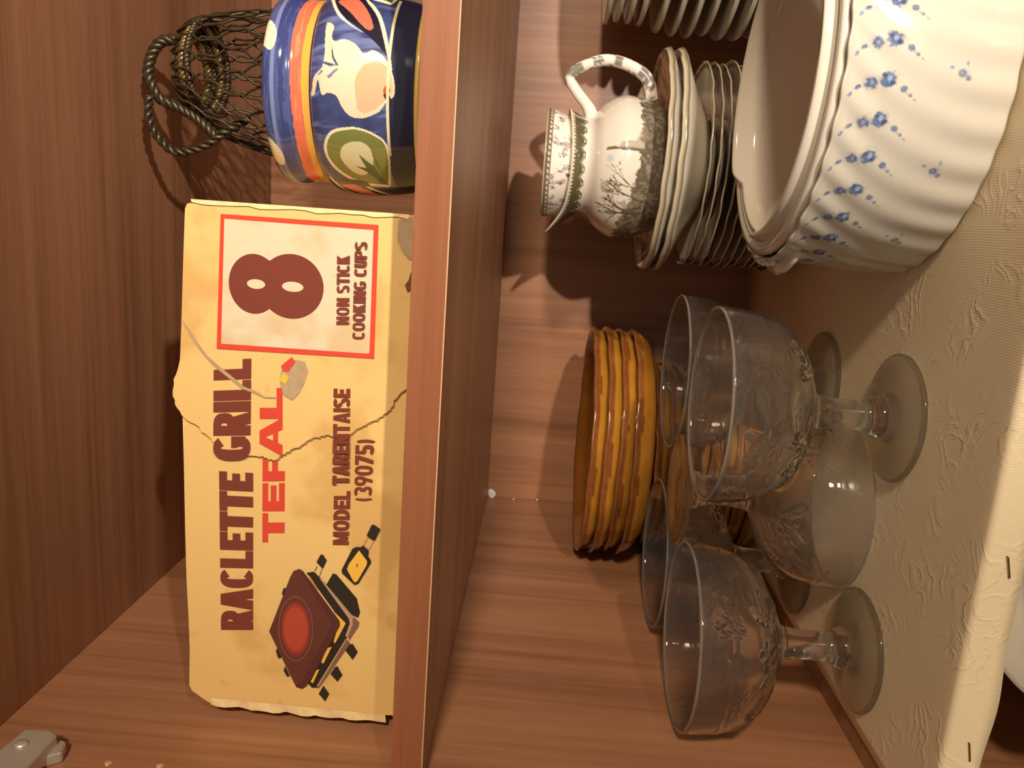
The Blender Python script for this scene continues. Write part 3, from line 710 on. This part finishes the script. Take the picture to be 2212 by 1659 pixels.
for d in (0, -1.25, 1.25, 2.5, -2.5):
    x = th + d
    col = mixc(col, inpoly(x, zmm, closed_smooth(POTSPOT)) & (Kk < 260), LN((240, 226, 190)))
col = mixc(col, Kk >= 260, LN((196, 190, 170)))
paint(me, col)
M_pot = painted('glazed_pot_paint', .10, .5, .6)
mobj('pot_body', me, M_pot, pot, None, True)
# saucer the pot stands in
psa = smooth_profile([(.0001, 0), (.040, 0), (.0455, .0008), (.0505, .0050), (.0530, .0096), (.0524, .0102), (.049, .0062), (.0446, .0038), (.0001, .0036)], 60)
me, Tt, Zz, Rr, Kk = lathe('pot_saucer', psa, 140, caps=False)
cs = np.tile(LN((34, 34, 52)), (len(Tt), 1)); cs = mixc(cs, (Zz > .0088), LN((214, 174, 92))); paint(me, cs)
o = mobj('pot_saucer', me, M_pot, None, (.35, .10, Z0 + .0002), True)
tag(o, 'dark blue ceramic saucer with a yellow edge under the blue pot', 'saucer')

# ================================================================== MESH BASKET
M_blk = simple('black_gold_wire', (76, 64, 47), .34, metal=.5, noise=(500, .5))
M_gold = simple('gold_wire', (136, 112, 68), .32, metal=.6, noise=(400, .45))
bk = empty('mesh_basket', (.362, .20, Z0), 'dark woven wire mesh basket with twisted handles behind the blue pot', 'basket')
bz = np.array([0, .03, .08, .12, .145, .165, .180, .188]); br = np.array([.054, .0525, .0505, .047, .0425, .0380, .033, .026])
lean = lambda z: (.010 * (z / .188) ** 2, -.004 * (z / .188))
parts = []
NS = 20
for s in (1, -1):
    for i in range(NS):
        pts = []
        for k in range(34):
            z = .188 * k / 33; r = np.interp(z, bz, br); a = 2 * PI * i / NS + s * (1.25 * k / 33 + .05 * math.sin(k * 1.9))
            lx, ly = lean(z)
            r2 = r + s * .0006
            pts.append((r2 * math.cos(a) * 1.0 + lx, r2 * math.sin(a) * .92 + ly, z + .001))
        parts.append(tube('s', pts, .00085, 5))
V, F = join(parts)
mw = mobj('wire_mesh', mesh('wire_mesh', V, F), M_blk, bk, None, True); mw['kind'] = 'stuff'
def rope(name, path, rad, turns, mat, par, n=150, strands=3):
    P = smooth_profile_nd(path, n); parts = []
    for s in range(strands):
        pts = []
        for i in range(n):
            t = P[min(i + 1, n - 1)] - P[max(i - 1, 0)]; t /= np.linalg.norm(t) + 1e-9
            a = np.cross(t, [0.3, 1, .2]); a /= np.linalg.norm(a); b_ = np.cross(t, a)
            q = 2 * PI * (turns * i / n + s / strands)
            pts.append(P[i] + rad * .55 * (math.cos(q) * a + math.sin(q) * b_))
        parts.append(tube('r', pts, rad * .62, 6))
    V, F = join(parts)
    return mobj(name, mesh(name, V, F), mat, par, None, True)
ring_pts = []
for k in range(41):
    a = 2 * PI * k / 40; lx, ly = lean(.186); ring_pts.append((.0275 * math.cos(a) + lx, .026 * math.sin(a) + ly, .186 + .001 * math.sin(3 * a)))
for q, (sc_, dz_, rr_, mt_) in enumerate(((.86, 0, .0026, M_gold), (.96, -.003, .0024, M_blk), (1.06, -.007, .0026, M_gold), (1.14, -.011, .0022, M_blk))):
    rope('rim_braid', [(x * sc_, y * sc_, z + dz_) for x, y, z in ring_pts], rr_, 15 + 3 * q, mt_, bk, 200, 3)
o = (.362, .20, Z0)
def rel(p): return (p[0] - o[0], p[1] - o[1], p[2] - o[2])
rope('handle', [rel(p) for p in ((.388, .178, .200), (.386, .176, .212), (.378, .176, .219), (.366, .175, .2215), (.357, .176, .219), (.350, .178, .214), (.347, .180, .205), (.341, .178, .192), (.330, .176, .178))], .0032, 7, M_blk, bk, 150, 3)
rope('handle', [rel(p) for p in ((.352, .172, .219), (.344, .170, .2195), (.334, .168, .217), (.324, .168, .2105), (.318, .168, .2015), (.320, .169, .189), (.326, .170, .178), (.334, .171, .168), (.342, .174, .155))], .0026, 9, M_blk, bk, 150, 2)

# ================================================================== PLATES, BOWLS, JUG (white stack)
def dish(name, R, depth, foot, th_=.003, rim_flat=.0, wob=0, wobn=9, n=96, k=1.0, trim=None, seed=0, flange=False):
    """plate / bowl: base at z=0, rim at z=depth"""
    po_ = smooth_profile([(.0001, .0012), (foot - .003, .0012), (foot - .001, 0), (foot + .001, 0), (foot + .0025, .002), (foot + (R - foot) * .45, depth * (.42 * k)), (R - rim_flat, depth * (.86)), (R, depth)], 26)
    if flange:
        po_ = smooth_profile([(.0001, .0012), (foot - .003, .0012), (foot - .001, 0), (foot + .001, 0), (foot + .0025, .002), (R * .60, depth * .58), (R * .70, depth * .72), (R * .85, depth * .86), (R, depth)], 26)
    pi2 = smooth_profile([(R - .0007, depth + .0012), (R - rim_flat - .001, depth * .86 + th_), (foot + (R - foot) * .42, depth * .42 * k + th_), (foot * .9, th_ + .001), (.0001, th_)], 20)
    def fun(t, r, z, kk):
        if wob:
            w = np.clip(r / R, 0, 1) ** 4
            z = z + wob * w * (np.sin(wobn * t + seed) + .6 * np.sin(wobn * 1.7 * t + 2 * seed)); r = r + wob * .6 * w * np.sin(wobn * t + 1.2 + seed)
        return r, z
    me, Tt, Zz, Rr, Kk = lathe(name, np.vstack([po_, pi2]), n, fun, caps=True)
    return me, Tt, Zz, Rr, Kk
CX, CY = .342, .305
M_white = painted('white_stack_glaze', .13, .5, .3)
def trimmed(name, R, depth, foot, base, trimc, wob, wobn, tw, **kw):
    me, Tt, Zz, Rr, Kk = dish(name, R, depth, foot, wob=wob, wobn=wobn, n=144, **kw)
    c = np.tile(LN(base), (len(Tt), 1))
    c = mixc(c, (Kk == 24), LN((96, 84, 64))); c = mixc(c, (Kk >= 25) & (Kk <= 26), LN(trimc)); c = mixc(c, (Kk > 26) & (Rr > R - .02) & (fbm(Tt * 16, Rr * 300, 5) > .45), LN((120, 108, 88))); paint(me, c)
    return me
sau = trimmed('saucer', .0778, .0125, .030, (232, 226, 212), (196, 180, 148), .0003, 14, .0016, th_=.0014, flange=True)
def strip_rim(me): return me
nS = 13; z = ZP + .0006
for i in range(nS):
    o = mobj('saucer', sau, M_white, None, (CX + random.uniform(-.0018, .0018), CY + random.uniform(-.0015, .0015), z), True)
    o.rotation_euler = (0, 0, random.uniform(0, 6))
    ordn = ['lowest', 'second', 'third', 'fourth', 'fifth', 'sixth', 'seventh', 'eighth', 'ninth', 'tenth', 'eleventh', 'twelfth', 'topmost'][i]
    tag(o, ordn + (' white saucer with dark wavy rim in the stack under the jug' if i in (0, nS - 1) else ' from the bottom white saucer with dark wavy rim in the stack under the jug'), 'saucer', 'dark rimmed saucers under the jug')
    z += .0066
ztop = z - .0066 + .0040
bowl_me = trimmed('bowl', .0842, .030, .034, (228, 218, 200), (200, 188, 160), .0003, 12, .0011, th_=.0024, k=1.05)
for i in range(2):
    o = mobj('bowl', bowl_me, M_white, None, (CX, CY, ztop + .0005 + i * .0098), True); o.rotation_euler = (0, 0, .3 + i * .4)
    tag(o, ('lower white soup bowl with dark wavy rim nested under another below the jug', 'upper white soup bowl with dark wavy rim holding the jug')[i], 'bowl', 'dark rimmed bowls under the jug')
zj = ztop + .0005 + .0098 + .0064
# jug
JX, JY = .336, .305
jug = empty('jug', (JX, JY, zj), 'white porcelain jug printed with a brown winter tree scene', 'jug')
H = -.0545 - zj
jp = smooth_profile([(.036, 0), (.0385, .003), (.040, .006), (.049, H * .25), (.0548, H * .48), (.0540, H * .60), (.0470, H * .73), (.0385, H * .81), (.0368, H * .86), (.0390, H * .93), (.0432, H * 1.0)], 110)
ji = smooth_profile([(.0424, H + .0008), (.0378, H * .93), (.0352, H * .86), (.0365, H * .8), (.045, H * .72), (.052, H * .58), (.046, H * .25), (.030, .006), (.0001, .005)], 50)
def jf(t, r, z, k):
    w = np.clip((z / H - .84) / .16, 0, 1) ** 1.5
    d = np.arctan2(np.sin(t + PI / 2), np.cos(t + PI / 2))      # 0 at the spout (-X)
    sp = np.exp(-(d / .42) ** 2)
    r = r + w * sp * .0125; z = z + w * (sp * .0125 - .0035 * np.cos(2 * d) * -1 * .6)
    return r, z
me, Tt, Zz, Rr, Kk = lathe('jug_body', np.vstack([jp, ji]), 420, jf, caps=True)
th = np.where(Tt > PI, Tt - 2 * PI, Tt); s = th * 48; zz = Zz * 1000; Hm = H * 1000
outer = Kk < 110
col = np.tile(LN((222, 213, 199)), (len(Tt), 1))
sep = LN((88, 76, 58)); sepl = LN((150, 136, 112))
# lip border with scalloped lower edge
d_lip = Kk / 109.0
sc9 = .030 * np.abs(np.sin(th * 11))
bandm = outer & (d_lip > .912 - sc9)
col = mixc(col, bandm, LN((96, 88, 64)))
col = mixc(col, outer & (np.abs(d_lip - .902 + sc9) < .006), LN((70, 62, 46)))
col = mixc(col, outer & (d_lip > .965) & (np.sin(th * 90) > -.2) & (d_lip < .985), LN((214, 204, 178)))
col = mixc(col, outer & (d_lip > .988), LN((222, 212, 190)))
# landscape: dark ground, hedge, tree branches on the left, mill on the right
gnd = 33 + 7 * fbm(s * .12, s * 0, 5) + 6 * np.clip((-s - 10) / 40, 0, 1) * 2
g = outer & (zz < gnd + 6 * fbm(s * .5, zz * .1, 8))
col = mixc(col, g.astype(float) * np.clip(.5 + .9 * fbm(s * .5, zz * .5, 2), 0, .95), sep)
hz = outer & (zz < 54 + 12 * np.sin(s * .05 + 2)) & (fbm(s * .35, zz * .3, 12) > .56) & (s < -12)
col = mixc(col, hz.astype(float) * .7, sepl)
random.seed(3)
def branch(a, ang, ln, w, dep):
    global col
    b_ = (a[0] + ln * math.cos(ang), a[1] + ln * math.sin(ang))
    dd = segdist(s, zz, a, b_); col = mixc(col, (outer & (dd < w)).astype(float) * .85, sep)
    if dep > 0:
        for q in range(2 if dep < 4 else 3):
            branch(b_, ang + random.uniform(-.55, .55), ln * random.uniform(.6, .85), max(.18, w * .68), dep - 1)
branch((-36, 34), PI / 2 - .25, 10, .8, 4); branch((-26, 32), PI / 2 - .45, 11, .6, 4); branch((-16, 32), PI / 2 - .1, 10, .5, 4); branch((-30, 33), PI / 2 + .1, 11, .6, 4)
col = mixc(col, outer & (segdist(s, zz, (9, 36), (10, 62)) < 1.0), LN((110, 100, 80)))
col = mixc(col, (outer & inpoly(s, zz, [(10, 36), (10, 55), (14, 52), (15, 42), (24, 38), (26, 34)])).astype(float) * .6, sepl)
col = mixc(col, (outer & (np.hypot(s - 3, zz - 60) < 2.4)).astype(float) * .4, LN((120, 170, 205)))
paint(me, col)
mobj('jug_body', me, M_white, jug, None, True)
hp = [(.0345, 0, H - .017), (.045, 0, H - .012), (.058, 0, H - .0005), (.0665, 0, H + .004), (.074, 0, H - .004), (.0805, 0, H - .022), (.078, 0, H - .040), (.069, 0, H - .056), (.052, 0, H - .062)]
P = smooth_profile_nd(hp, 60); rad = np.interp(np.linspace(0, 1, 60), [0, .12, .3, .6, 1], [.0062, .0045, .0042, .0046, .0052])
v, f = tube('jug_handle', P, rad, 14)
hm = mesh('jug_handle', v, f); hv = np.array(v)
k = np.repeat(np.linspace(0, 1, 60), 14)
hc = np.tile(LN((236, 228, 216)), (len(hv), 1)); hc = mixc(hc, ((fbm(k * 40, hv[:, 1] * 500, 4) > .55) & (k > .28)).astype(float) * .8, LN((84, 74, 58))); paint(hm, hc)
mobj('jug_handle', hm, M_white, jug, None, True)
# cup standing in the mouth of the jug
cup_z = -.074
cp = smooth_profile([(.0001, 0), (.026, 0), (.029, .004), (.0345, .016), (.0395, .028), (.0425, .0385)], 60)
ci = smooth_profile([(.0418, .0388), (.0385, .028), (.0335, .016), (.027, .004), (.0001, .003)], 20)
me, Tt, Zz, Rr, Kk = lathe('cup', np.vstack([cp, ci]), 300, caps=False)
th = np.where(Tt > PI, Tt - 2 * PI, Tt); s = th * 42; zz = Zz * 1000
col = np.tile(LN((238, 230, 220)), (len(Tt), 1)); ou = Kk < 60
col = mixc(col, ou & (zz > 33.6), LN((112, 98, 78))); col = mixc(col, ou & (np.hypot(((s + .55) % 1.1) - .55, zz - 35.4) < .45), LN((230, 218, 196))); col = mixc(col, ou & (zz > 37.4), LN((206, 192, 176)))
fl_ = fbm(s * .22, zz * .22, 31); fl2 = fbm(s * .9, zz * .9, 17)
m1 = ou & (zz < 34) & (fl_ > .57); col = mixc(col, m1.astype(float) * .65, LN((160, 138, 122))); col = mixc(col, (m1 & (fl2 > .55)).astype(float) * .8, LN((86, 70, 58)))
col = mixc(col, ou & (np.hypot(s + 12, zz - 19) < 1.5), LN((150, 54, 44))); col = mixc(col, ou & (np.hypot(s + 20, zz - 17) < 1.2), LN((140, 60, 50)))
paint(me, col)
o = mobj('cup', me, M_white, None, (.3362, .305, cup_z), True)
tag(o, 'small white floral cup with beaded rim standing in the mouth of the jug', 'cup')

# ================================================================== AMBER PLATES
def amber_mat():
    m, nt, b = newmat('amber_glaze')
    a = nt.nodes.new('ShaderNodeAttribute'); a.attribute_name = 'Col'
    nz = nt.nodes.new('ShaderNodeTexNoise'); nz.inputs['Scale'].default_value = 45; nz.inputs['Detail'].default_value = 5
    tc = nt.nodes.new('ShaderNodeTexCoord'); nt.links.new(tc.outputs['Object'], nz.inputs['Vector'])
    mr = nt.nodes.new('ShaderNodeMapRange'); mr.inputs[3].default_value = .7; mr.inputs[4].default_value = 1.25; nt.links.new(nz.outputs['Fac'], mr.inputs[0])
    hs = nt.nodes.new('ShaderNodeHueSaturation'); nt.links.new(mr.outputs[0], hs.inputs['Value']); nt.links.new(a.outputs['Color'], hs.inputs['Color']); nt.links.new(hs.outputs[0], b.inputs['Base Color'])
    b.inputs['Roughness'].default_value = .16; b.inputs['Coat Weight'].default_value = .4
    return m
M_amber = amber_mat()
def amber(R, seed):
    po_ = smooth_profile([(.0001, .001), (R * .55, .001), (R * .57, 0), (R * .60, 0), (R * .64, .002), (R * .86, .0048), (R * .955, .0125), (R * .985, .0185), (R, .0205), (R * .992, .0222)], 64)
    pi2 = smooth_profile([(R * .975, .0205), (R * .93, .0125), (R * .84, .0075), (R * .6, .0055), (.0001, .005)], 18)
    def fun(t, r, z, kk):
        w = np.clip((r / R - .8) / .2, 0, 1)
        return r + w * .0006 * np.sin(9 * t + seed) + w * .0003 * np.sin(23 * t + seed * 2), z + w * (.0005 * np.sin(5 * t + seed * 3) + .0003 * np.sin(15 * t + seed))
    me, Tt, Zz, Rr, Kk = lathe('amber_plate', np.vstack([po_, pi2]), 220, fun, caps=True)
    c = np.tile(LN((172, 116, 38)), (len(Tt), 1))
    nn = fbm(Tt * 30, Zz * 500, int(seed * 10))
    c = mixc(c, (Zz > .0162 + .0005 * np.sin(Tt * 9)) & (Kk < 68), LN((116, 66, 28))); c = mixc(c, ((Zz > .0172) & (Kk < 66)).astype(float) * np.clip(nn * 1.1 - .2, 0, .6), LN((150, 92, 50)))
    c = mixc(c, Kk >= 64, LN((128, 78, 26)))
    paint(me, c); return me
am = [amber(.1005, .7), amber(.0995, 2.1)]; am_s = [amber(.083, 1.3)]
z = ZP + .0006; lower = 8; nA = 12
nth = ['lowest', 'second', 'third', 'fourth', 'fifth', 'sixth', 'seventh', 'eighth', 'ninth', 'tenth', 'eleventh', 'topmost']
for i in range(nA):
    big = i >= lower
    x, y = (.1035, .331) if big else (.092, .342)
    o = mobj('amber_plate', am[i % 2] if big else am_s[0], M_amber, None, (x + random.uniform(-.0012, .0012), y + random.uniform(-.001, .001), z), True)
    o.rotation_euler = (0, 0, random.uniform(0, 6))
    tag(o, (nth[i] + ' amber glazed stoneware plate in the stack by the left wall') if i in (0, nA - 1) else (nth[i] + ' from the bottom amber glazed stoneware plate in the stack by the left wall'), 'plate', 'amber stoneware plates')
    z += .0212 if i == lower - 1 else (.0112 if big else .0113)

# ================================================================== PLATES AT THE RIGHT
M_grey = simple('grey_white_glaze', (206, 196, 178), .15, noise=(20, .05))
pl, *_ = dish('plate', .0875, .014, .048, th_=.003, n=96); sm, *_ = dish('plate', .080, .016, .040, th_=.003, n=96)
z = ZP + .0006
nm_ = ['lowest', 'second', 'third', 'fourth', 'fifth', 'sixth', 'seventh', 'eighth', 'ninth', 'tenth', 'eleventh', 'twelfth', 'thirteenth', 'topmost']
big_n = 10; tot = 14
for i in range(tot):
    b_ = i < big_n
    o = mobj('plate', pl if b_ else sm, M_grey, None, (.531 + (.0 if b_ else .0) + random.uniform(-.002, .002), .325 + random.uniform(-.002, .002), z), True)
    o.rotation_euler = (0, 0, i)
    what = 'large' if b_ else 'small'
    tag(o, (nm_[i] + ' of the ' if i in (0, tot - 1) else nm_[i] + ' from the bottom of the ') + 'plain white plates stacked behind the tureen, a ' + what + ' one', 'plate', 'plain white plates at the right edge')
    z += .0126 if b_ else .0090

# ================================================================== DESSERT GLASSES
GR = .0545; GH = .105
bo = smooth_profile([(.0085, .0468), (.0125, .0480), (.0250, .0533), (.0380, .0605), (.0455, .0680), (.0508, .0765), (.0535, .0880), (.0545, .0980), (.0545, GH - .0006)], 70)
bi = smooth_profile([(.0535, GH), (.0527, GH - .0012), (.0527, .098), (.0515, .088), (.0487, .0770), (.0433, .0690), (.0355, .0620), (.0230, .0556), (.0110, .0512), (.0001, .0505)], 50)
def relief(t, r, z, k):
    """pressed fruit and leaf pattern on the outside of the bowl"""
    m = k < 70
    h = np.zeros_like(r); ss = t * 42.0; hh = (z - .05) * 1000
    per = 2 * PI * 42 / 4
    u = (ss % per) - per / 2
    for (cx, cy) in ((-10, 16), (-6, 12), (-12, 11), (-7, 19), (-14, 15), (-9, 7), (-3, 8), (-2, 16)):      # berries
        d = np.hypot(u - cx, (hh - cy) * 1.1); h = np.maximum(h, np.sqrt(np.clip(1 - (d / 2.7) ** 2, 0, 1)) * .0020)
    for (cx, cy, a, l, w) in ((8, 14, .6, 9, 3.2), (14, 11, -.3, 8, 3), (10, 20, 1.2, 8, 2.8), (3, 5, .2, 9, 3), (-20, 13, 2.4, 8, 3), (20, 19, .2, 7, 2.4), (25, 9, 2.7, 8, 2.6)):   # leaves
        dx = u - cx; dy = hh - cy; p = dx * math.cos(a) + dy * math.sin(a); q = -dx * math.sin(a) + dy * math.cos(a)
        e = 1 - (p / l) ** 2 - (q / w) ** 2
        h = np.maximum(h, np.where(e > 0, .0016 * np.sqrt(np.clip(e, 0, 1)) * (1 - .5 * (np.abs(q) < .4)) * (1 - .3 * np.cos(p * 3.0 + 2 * np.abs(q))), 0))
    h = h + np.where(np.abs(hh - 36) < .5, .0003, 0)
    return np.where(m, r + h, r), z
gprof = np.vstack([bo, bi])
gb_me, gT, gZ, gR, gK = lathe('glass_bowl', gprof, 320, relief, caps=True)
ga = gb_me.attributes.new('Rel', 'FLOAT', 'POINT')
ga.data.foreach_set('value', np.clip((gR - gprof[gK, 0]) / .0008, 0, 1).astype(np.float32))
gr_ = gb_me.attributes.new('Rim', 'FLOAT', 'POINT')
gr_.data.foreach_set('value', np.clip((gZ - (GH - .0016)) / .0012, 0, 1).astype(np.float32))
stp = smooth_profile([(.0001, .0466), (.0105, .0466), (.0098, .0440), (.0087, .0370), (.0084, .0280), (.0088, .0200), (.0104, .0150), (.0118, .0118), (.0120, .0098), (.0105, .0090), (.0001, .0090)], 44)
gs_me, *_ = lathe('glass_stem', stp, 48, caps=True)
ftp = smooth_profile([(.0001, .0086), (.0105, .0086), (.0150, .0072), (.0240, .0050), (.0335, .0034), (.0358, .0024), (.0362, .0014), (.0350, .0003), (.0320, .0002), (.0150, .0022), (.0001, .0026)], 50)
gf_me, *_ = lathe('glass_foot', ftp, 96, caps=True)
def glass(x, y, label, flip=False, rz=0.0):
    g = empty('dessert_glass', (x, y, ZP + (.0004 if not flip else GH + .0006)), label, 'glass', 'pressed glass dessert coupes')
    g.rotation_euler = (PI if flip else 0, 0, rz)
    mobj('bowl', gb_me, M_bowlglass, g, None, True); mobj('stem', gs_me, M_stemglass, g, None, True); mobj('foot', gf_me, M_footglass, g, None, True)
    return g
glass(.1972, .0855, 'upright pressed glass coupe standing in front beside the white tureen', rz=.4)
glass(.0566, .0824, 'upright pressed glass coupe standing in front against the left wall', rz=1.3)
glass(.1925, .2045, 'upright pressed glass coupe behind the front coupe nearest the tureen', rz=.9)
glass(.0560, .2010, 'upright pressed glass coupe at the back against the left wall before the amber plates', rz=2.2)
glass(.1262, .1425, 'pressed glass coupe standing upside down on its rim between the other four', True, 2.0)

# ================================================================== TUREEN AND LID
TX, TY = .3712, .1212
tur = empty('tureen', (TX, TY, ZP + .0006), 'white fluted porcelain tureen with blue flowers standing at the front right', 'tureen')
TH = .0757; NF = 35
tp = smooth_profile([(.0885, 0), (.0948, .0012), (.0962, .006), (.0957, .020), (.0950, .038), (.0940, .055), (.0932, .066), (.0940, .0725), (.0950, TH)], 150)
ti = smooth_profile([(.0938, TH + .0006), (.0915, .0725), (.0905, .064), (.0915, .04), (.0915, .015), (.085, .006), (.0001, .005)], 36)
def tf(t, r, z, k):
    zz = z / TH
    sw = NF * (t + .5 * np.sin(PI * np.clip(zz, 0, 1)) * .16 * 0 + .34 * (1 - np.clip(zz, 0, 1) ** 2.2))
    amp = .0010 * np.where(k < 150, 1, .6) * np.clip(r / .09, 0, 1) ** 6
    fl = .5 + .5 * np.sin(sw)
    r = r + amp * (fl - .5) * (1 - .55 * np.exp(-((zz - .55) / .25) ** 2))
    z = z + np.where(zz > .93, .0009 * (fl - .5), 0)
    z = z - np.where(zz < .03, 0, 0)
    return r, z
me, Tt, Zz, Rr, Kk = lathe('tureen_body', np.vstack([tp, ti]), 1120, tf, caps=True)
th = np.where(Tt > PI, Tt - 2 * PI, Tt); zz = (Zz + ZP) * 1000
col = np.tile(LN((198, 190, 176)), (len(Tt), 1)); ou = Kk < 150
step = 2 * PI / NF
off = .086
u = (((th - off + step / 2) % step) - step / 2) * 95.5 
idx = np.floor((th - off + step / 2) / step)
b1 = LN((74, 96, 142)); b2 = LN((112, 132, 176)); b3 = LN((52, 66, 98)); gy = LN((150, 150, 140))
def at(ds, wrap=True): return np.abs(((((th - off) * 95.5 - ds) + step * 95.5 / 2) % (step * 95.5)) - step * 95.5 / 2), (((((th - off) * 95.5 - ds) + step * 95.5 / 2) % (step * 95.5)) - step * 95.5 / 2)
def blob(ds, zc, rx, rz, c, a=.8, ragged=.35, rot=0.0):
    global col
    _, x = at(ds); y = zz - zc
    p = x * math.cos(rot) + y * math.sin(rot); q = -x * math.sin(rot) + y * math.cos(rot)
    an = np.arctan2(q / rz, p / rx); e = np.hypot(p / rx, q / rz) + ragged * 1.5 * (fbm(th * 95.5 * .8 + idx * 3.7, zz * .8, 14) - .5)
    m = np.clip((1 - e) * 3.5, 0, 1) * a * (.7 + .8 * fbm(th * 160, zz * 1.6, 6)) * ou
    col = mixc(col, np.clip(m, 0, 1), c)
blob(0, -188.6, 5.2, 5.4, gy, .22, .7); blob(-1.9, -181.4, 4.2, 4.4, gy, .22, .7)
blob(0, -188.2, 3.5, 3.8, b1, .85, .6); blob(.4, -188.8, 1.5, 1.2, LN((176, 186, 200)), .5, .4); blob(-1.2, -190.2, 1.3, 1.5, b3, .7); blob(1.4, -186.6, 1.2, 1.3, b3, .6)
blob(-1.9, -181.4, 2.5, 2.7, b1, .8, .7); blob(-1.7, -181.6, .9, .8, LN((176, 186, 200)), .45, .4)
blob(-3.9, -175.8, 1.1, 1.9, b1, .8, .2, .5); blob(-7.2, -172.6, .9, 1.6, b2, .85, .2, .9); blob(-5.0, -174.0, .4, .4, gy, .8)
blob(-3.6, -195.6, 1.7, 1.9, b1, .75, .3); blob(-6.2, -198.8, .9, .9, b1, .7); blob(-8.0, -201.0, .5, .9, gy, .9, .1, -.7); blob(-5.4, -197.4, .5, .5, gy, .9)
# scattered small sprigs lower down
step2 = 2 * PI / 14
def blob2(ds, zc, rx, rz, c, a=.85):
    global col
    w = step2 * 95.5; x = ((((th + .052) * 95.5 - ds) + w / 2) % w) - w / 2
    e = np.hypot(x / rx, (zz - zc) / rz); m = np.clip((1 - e) * 3, 0, 1) * a * ou * (.6 + .7 * fbm(th * 160, zz * 1.6, 6)); col = mixc(col, np.clip(m, 0, 1), c)
blob2(0, -219.5, 3.2, 3.4, gy, .25); blob2(.3, -218.8, 2.0, 2.2, b1); blob2(-1.6, -221.6, 1.4, 1.5, b1, .8); blob2(2.4, -214.0, .8, 1.3, b2, .9); blob2(4.4, -220.6, 1.3, .7, b2, .9); blob2(.3, -218.6, .6, .6, LN((180, 188, 200)), .5)
paint(me, col)
M_tur = painted('tureen_glaze', .14, .5, .4)
mobj('tureen_body', me, M_tur, tur, None, True)
# shell handles at both ends
def handle(ang):
    v = []; f = []; na, nb_ = 25, 12
    for i in range(na):
        a = -1 + 2 * i / (na - 1); w = math.sqrt(max(0, 1 - a * a))
        for j in range(nb_):
            b_ = 2 * PI * j / nb_
            rad_ = .0900 + .0120 * w ** .8 * (math.cos(b_) * .5 + .5) + .0003 * w * math.sin(9 * a * PI / 2)
            zz_ = TH - .0075 + .0020 * math.sin(b_) - .0035 * (1 - w) - .0015 * (math.cos(b_) * .5 + .5)
            t = ang + a * .36
            v.append((rad_ * math.sin(t), -rad_ * math.cos(t), zz_))
    for i in range(na - 1):
        for j in range(nb_):
            k = (j + 1) % nb_; f.append((i * nb_ + j, i * nb_ + k, (i + 1) * nb_ + k, (i + 1) * nb_ + j))
    parts = [(v, f)]
    for q in (-.24, -.16, -.08, 0.0, .08, .16):
        bmb = bmesh.new(); bmesh.ops.create_icosphere(bmb, subdivisions=2, radius=.0020)
        bv = [(p.co.x + .0955 * math.sin(ang + q), p.co.y - .0955 * math.cos(ang + q), p.co.z + TH - .0018 - .02 * (q + .04) ** 2) for p in bmb.verts]
        bf = [tuple(x.index for x in fc.verts) for fc in bmb.faces]; bmb.free(); parts.append((bv, bf))
    V, F = join(parts)
    return mobj('handle', mesh('handle', V, F, True), M_porc, tur, None, True)
handle(-PI / 2 - .02); handle(PI / 2 - .02)
# lid lying upside down in the mouth of the tureen
lid = empty('tureen_lid', (TX, TY, ZP + .0006 + TH - .0035), 'plain white tureen lid lying upside down in the mouth of the tureen', 'lid')
lp = smooth_profile([(.0001, -.034), (.030, -.033), (.060, -.024), (.082, -.008), (.0885, -.001), (.0910, .003), (.0905, .0062), (.0868, .0068), (.0840, .0052), (.0825, .0060), (.0818, .0112), (.0800, .0120), (.0788, .0108), (.0785, .002), (.0760, -.006), (.055, -.021), (.028, -.029), (.0001, -.030)], 90)
def lf(t, r, z, k):
    d = np.arctan2(np.sin(t - (-PI / 2 - .55)), np.cos(t - (-PI / 2 - .55)))
    inn = np.clip((z - .0050) / .003, 0, 1) * (r < .0832)
    notch = 1 / (1 + np.exp((np.abs(d) - .42) * 40))
    z = z - inn * notch * (z - .0052)
    return r, z
me, *_ = lathe('lid_body', lp, 220, lf, caps=True)
mobj('lid_body', me, M_porc, lid, None, True)

# ================================================================== LOWER COMPARTMENT
low, *_ = dish('serving_bowl', .090, .088, .045, th_=.004, n=110, k=.75)
o = mobj('serving_bowl', low, M_porc, None, (.150, .05, -.4064 + .0004), True)
tag(o, 'white rounded serving bowl in the dark compartment below the lined shelf', 'bowl')
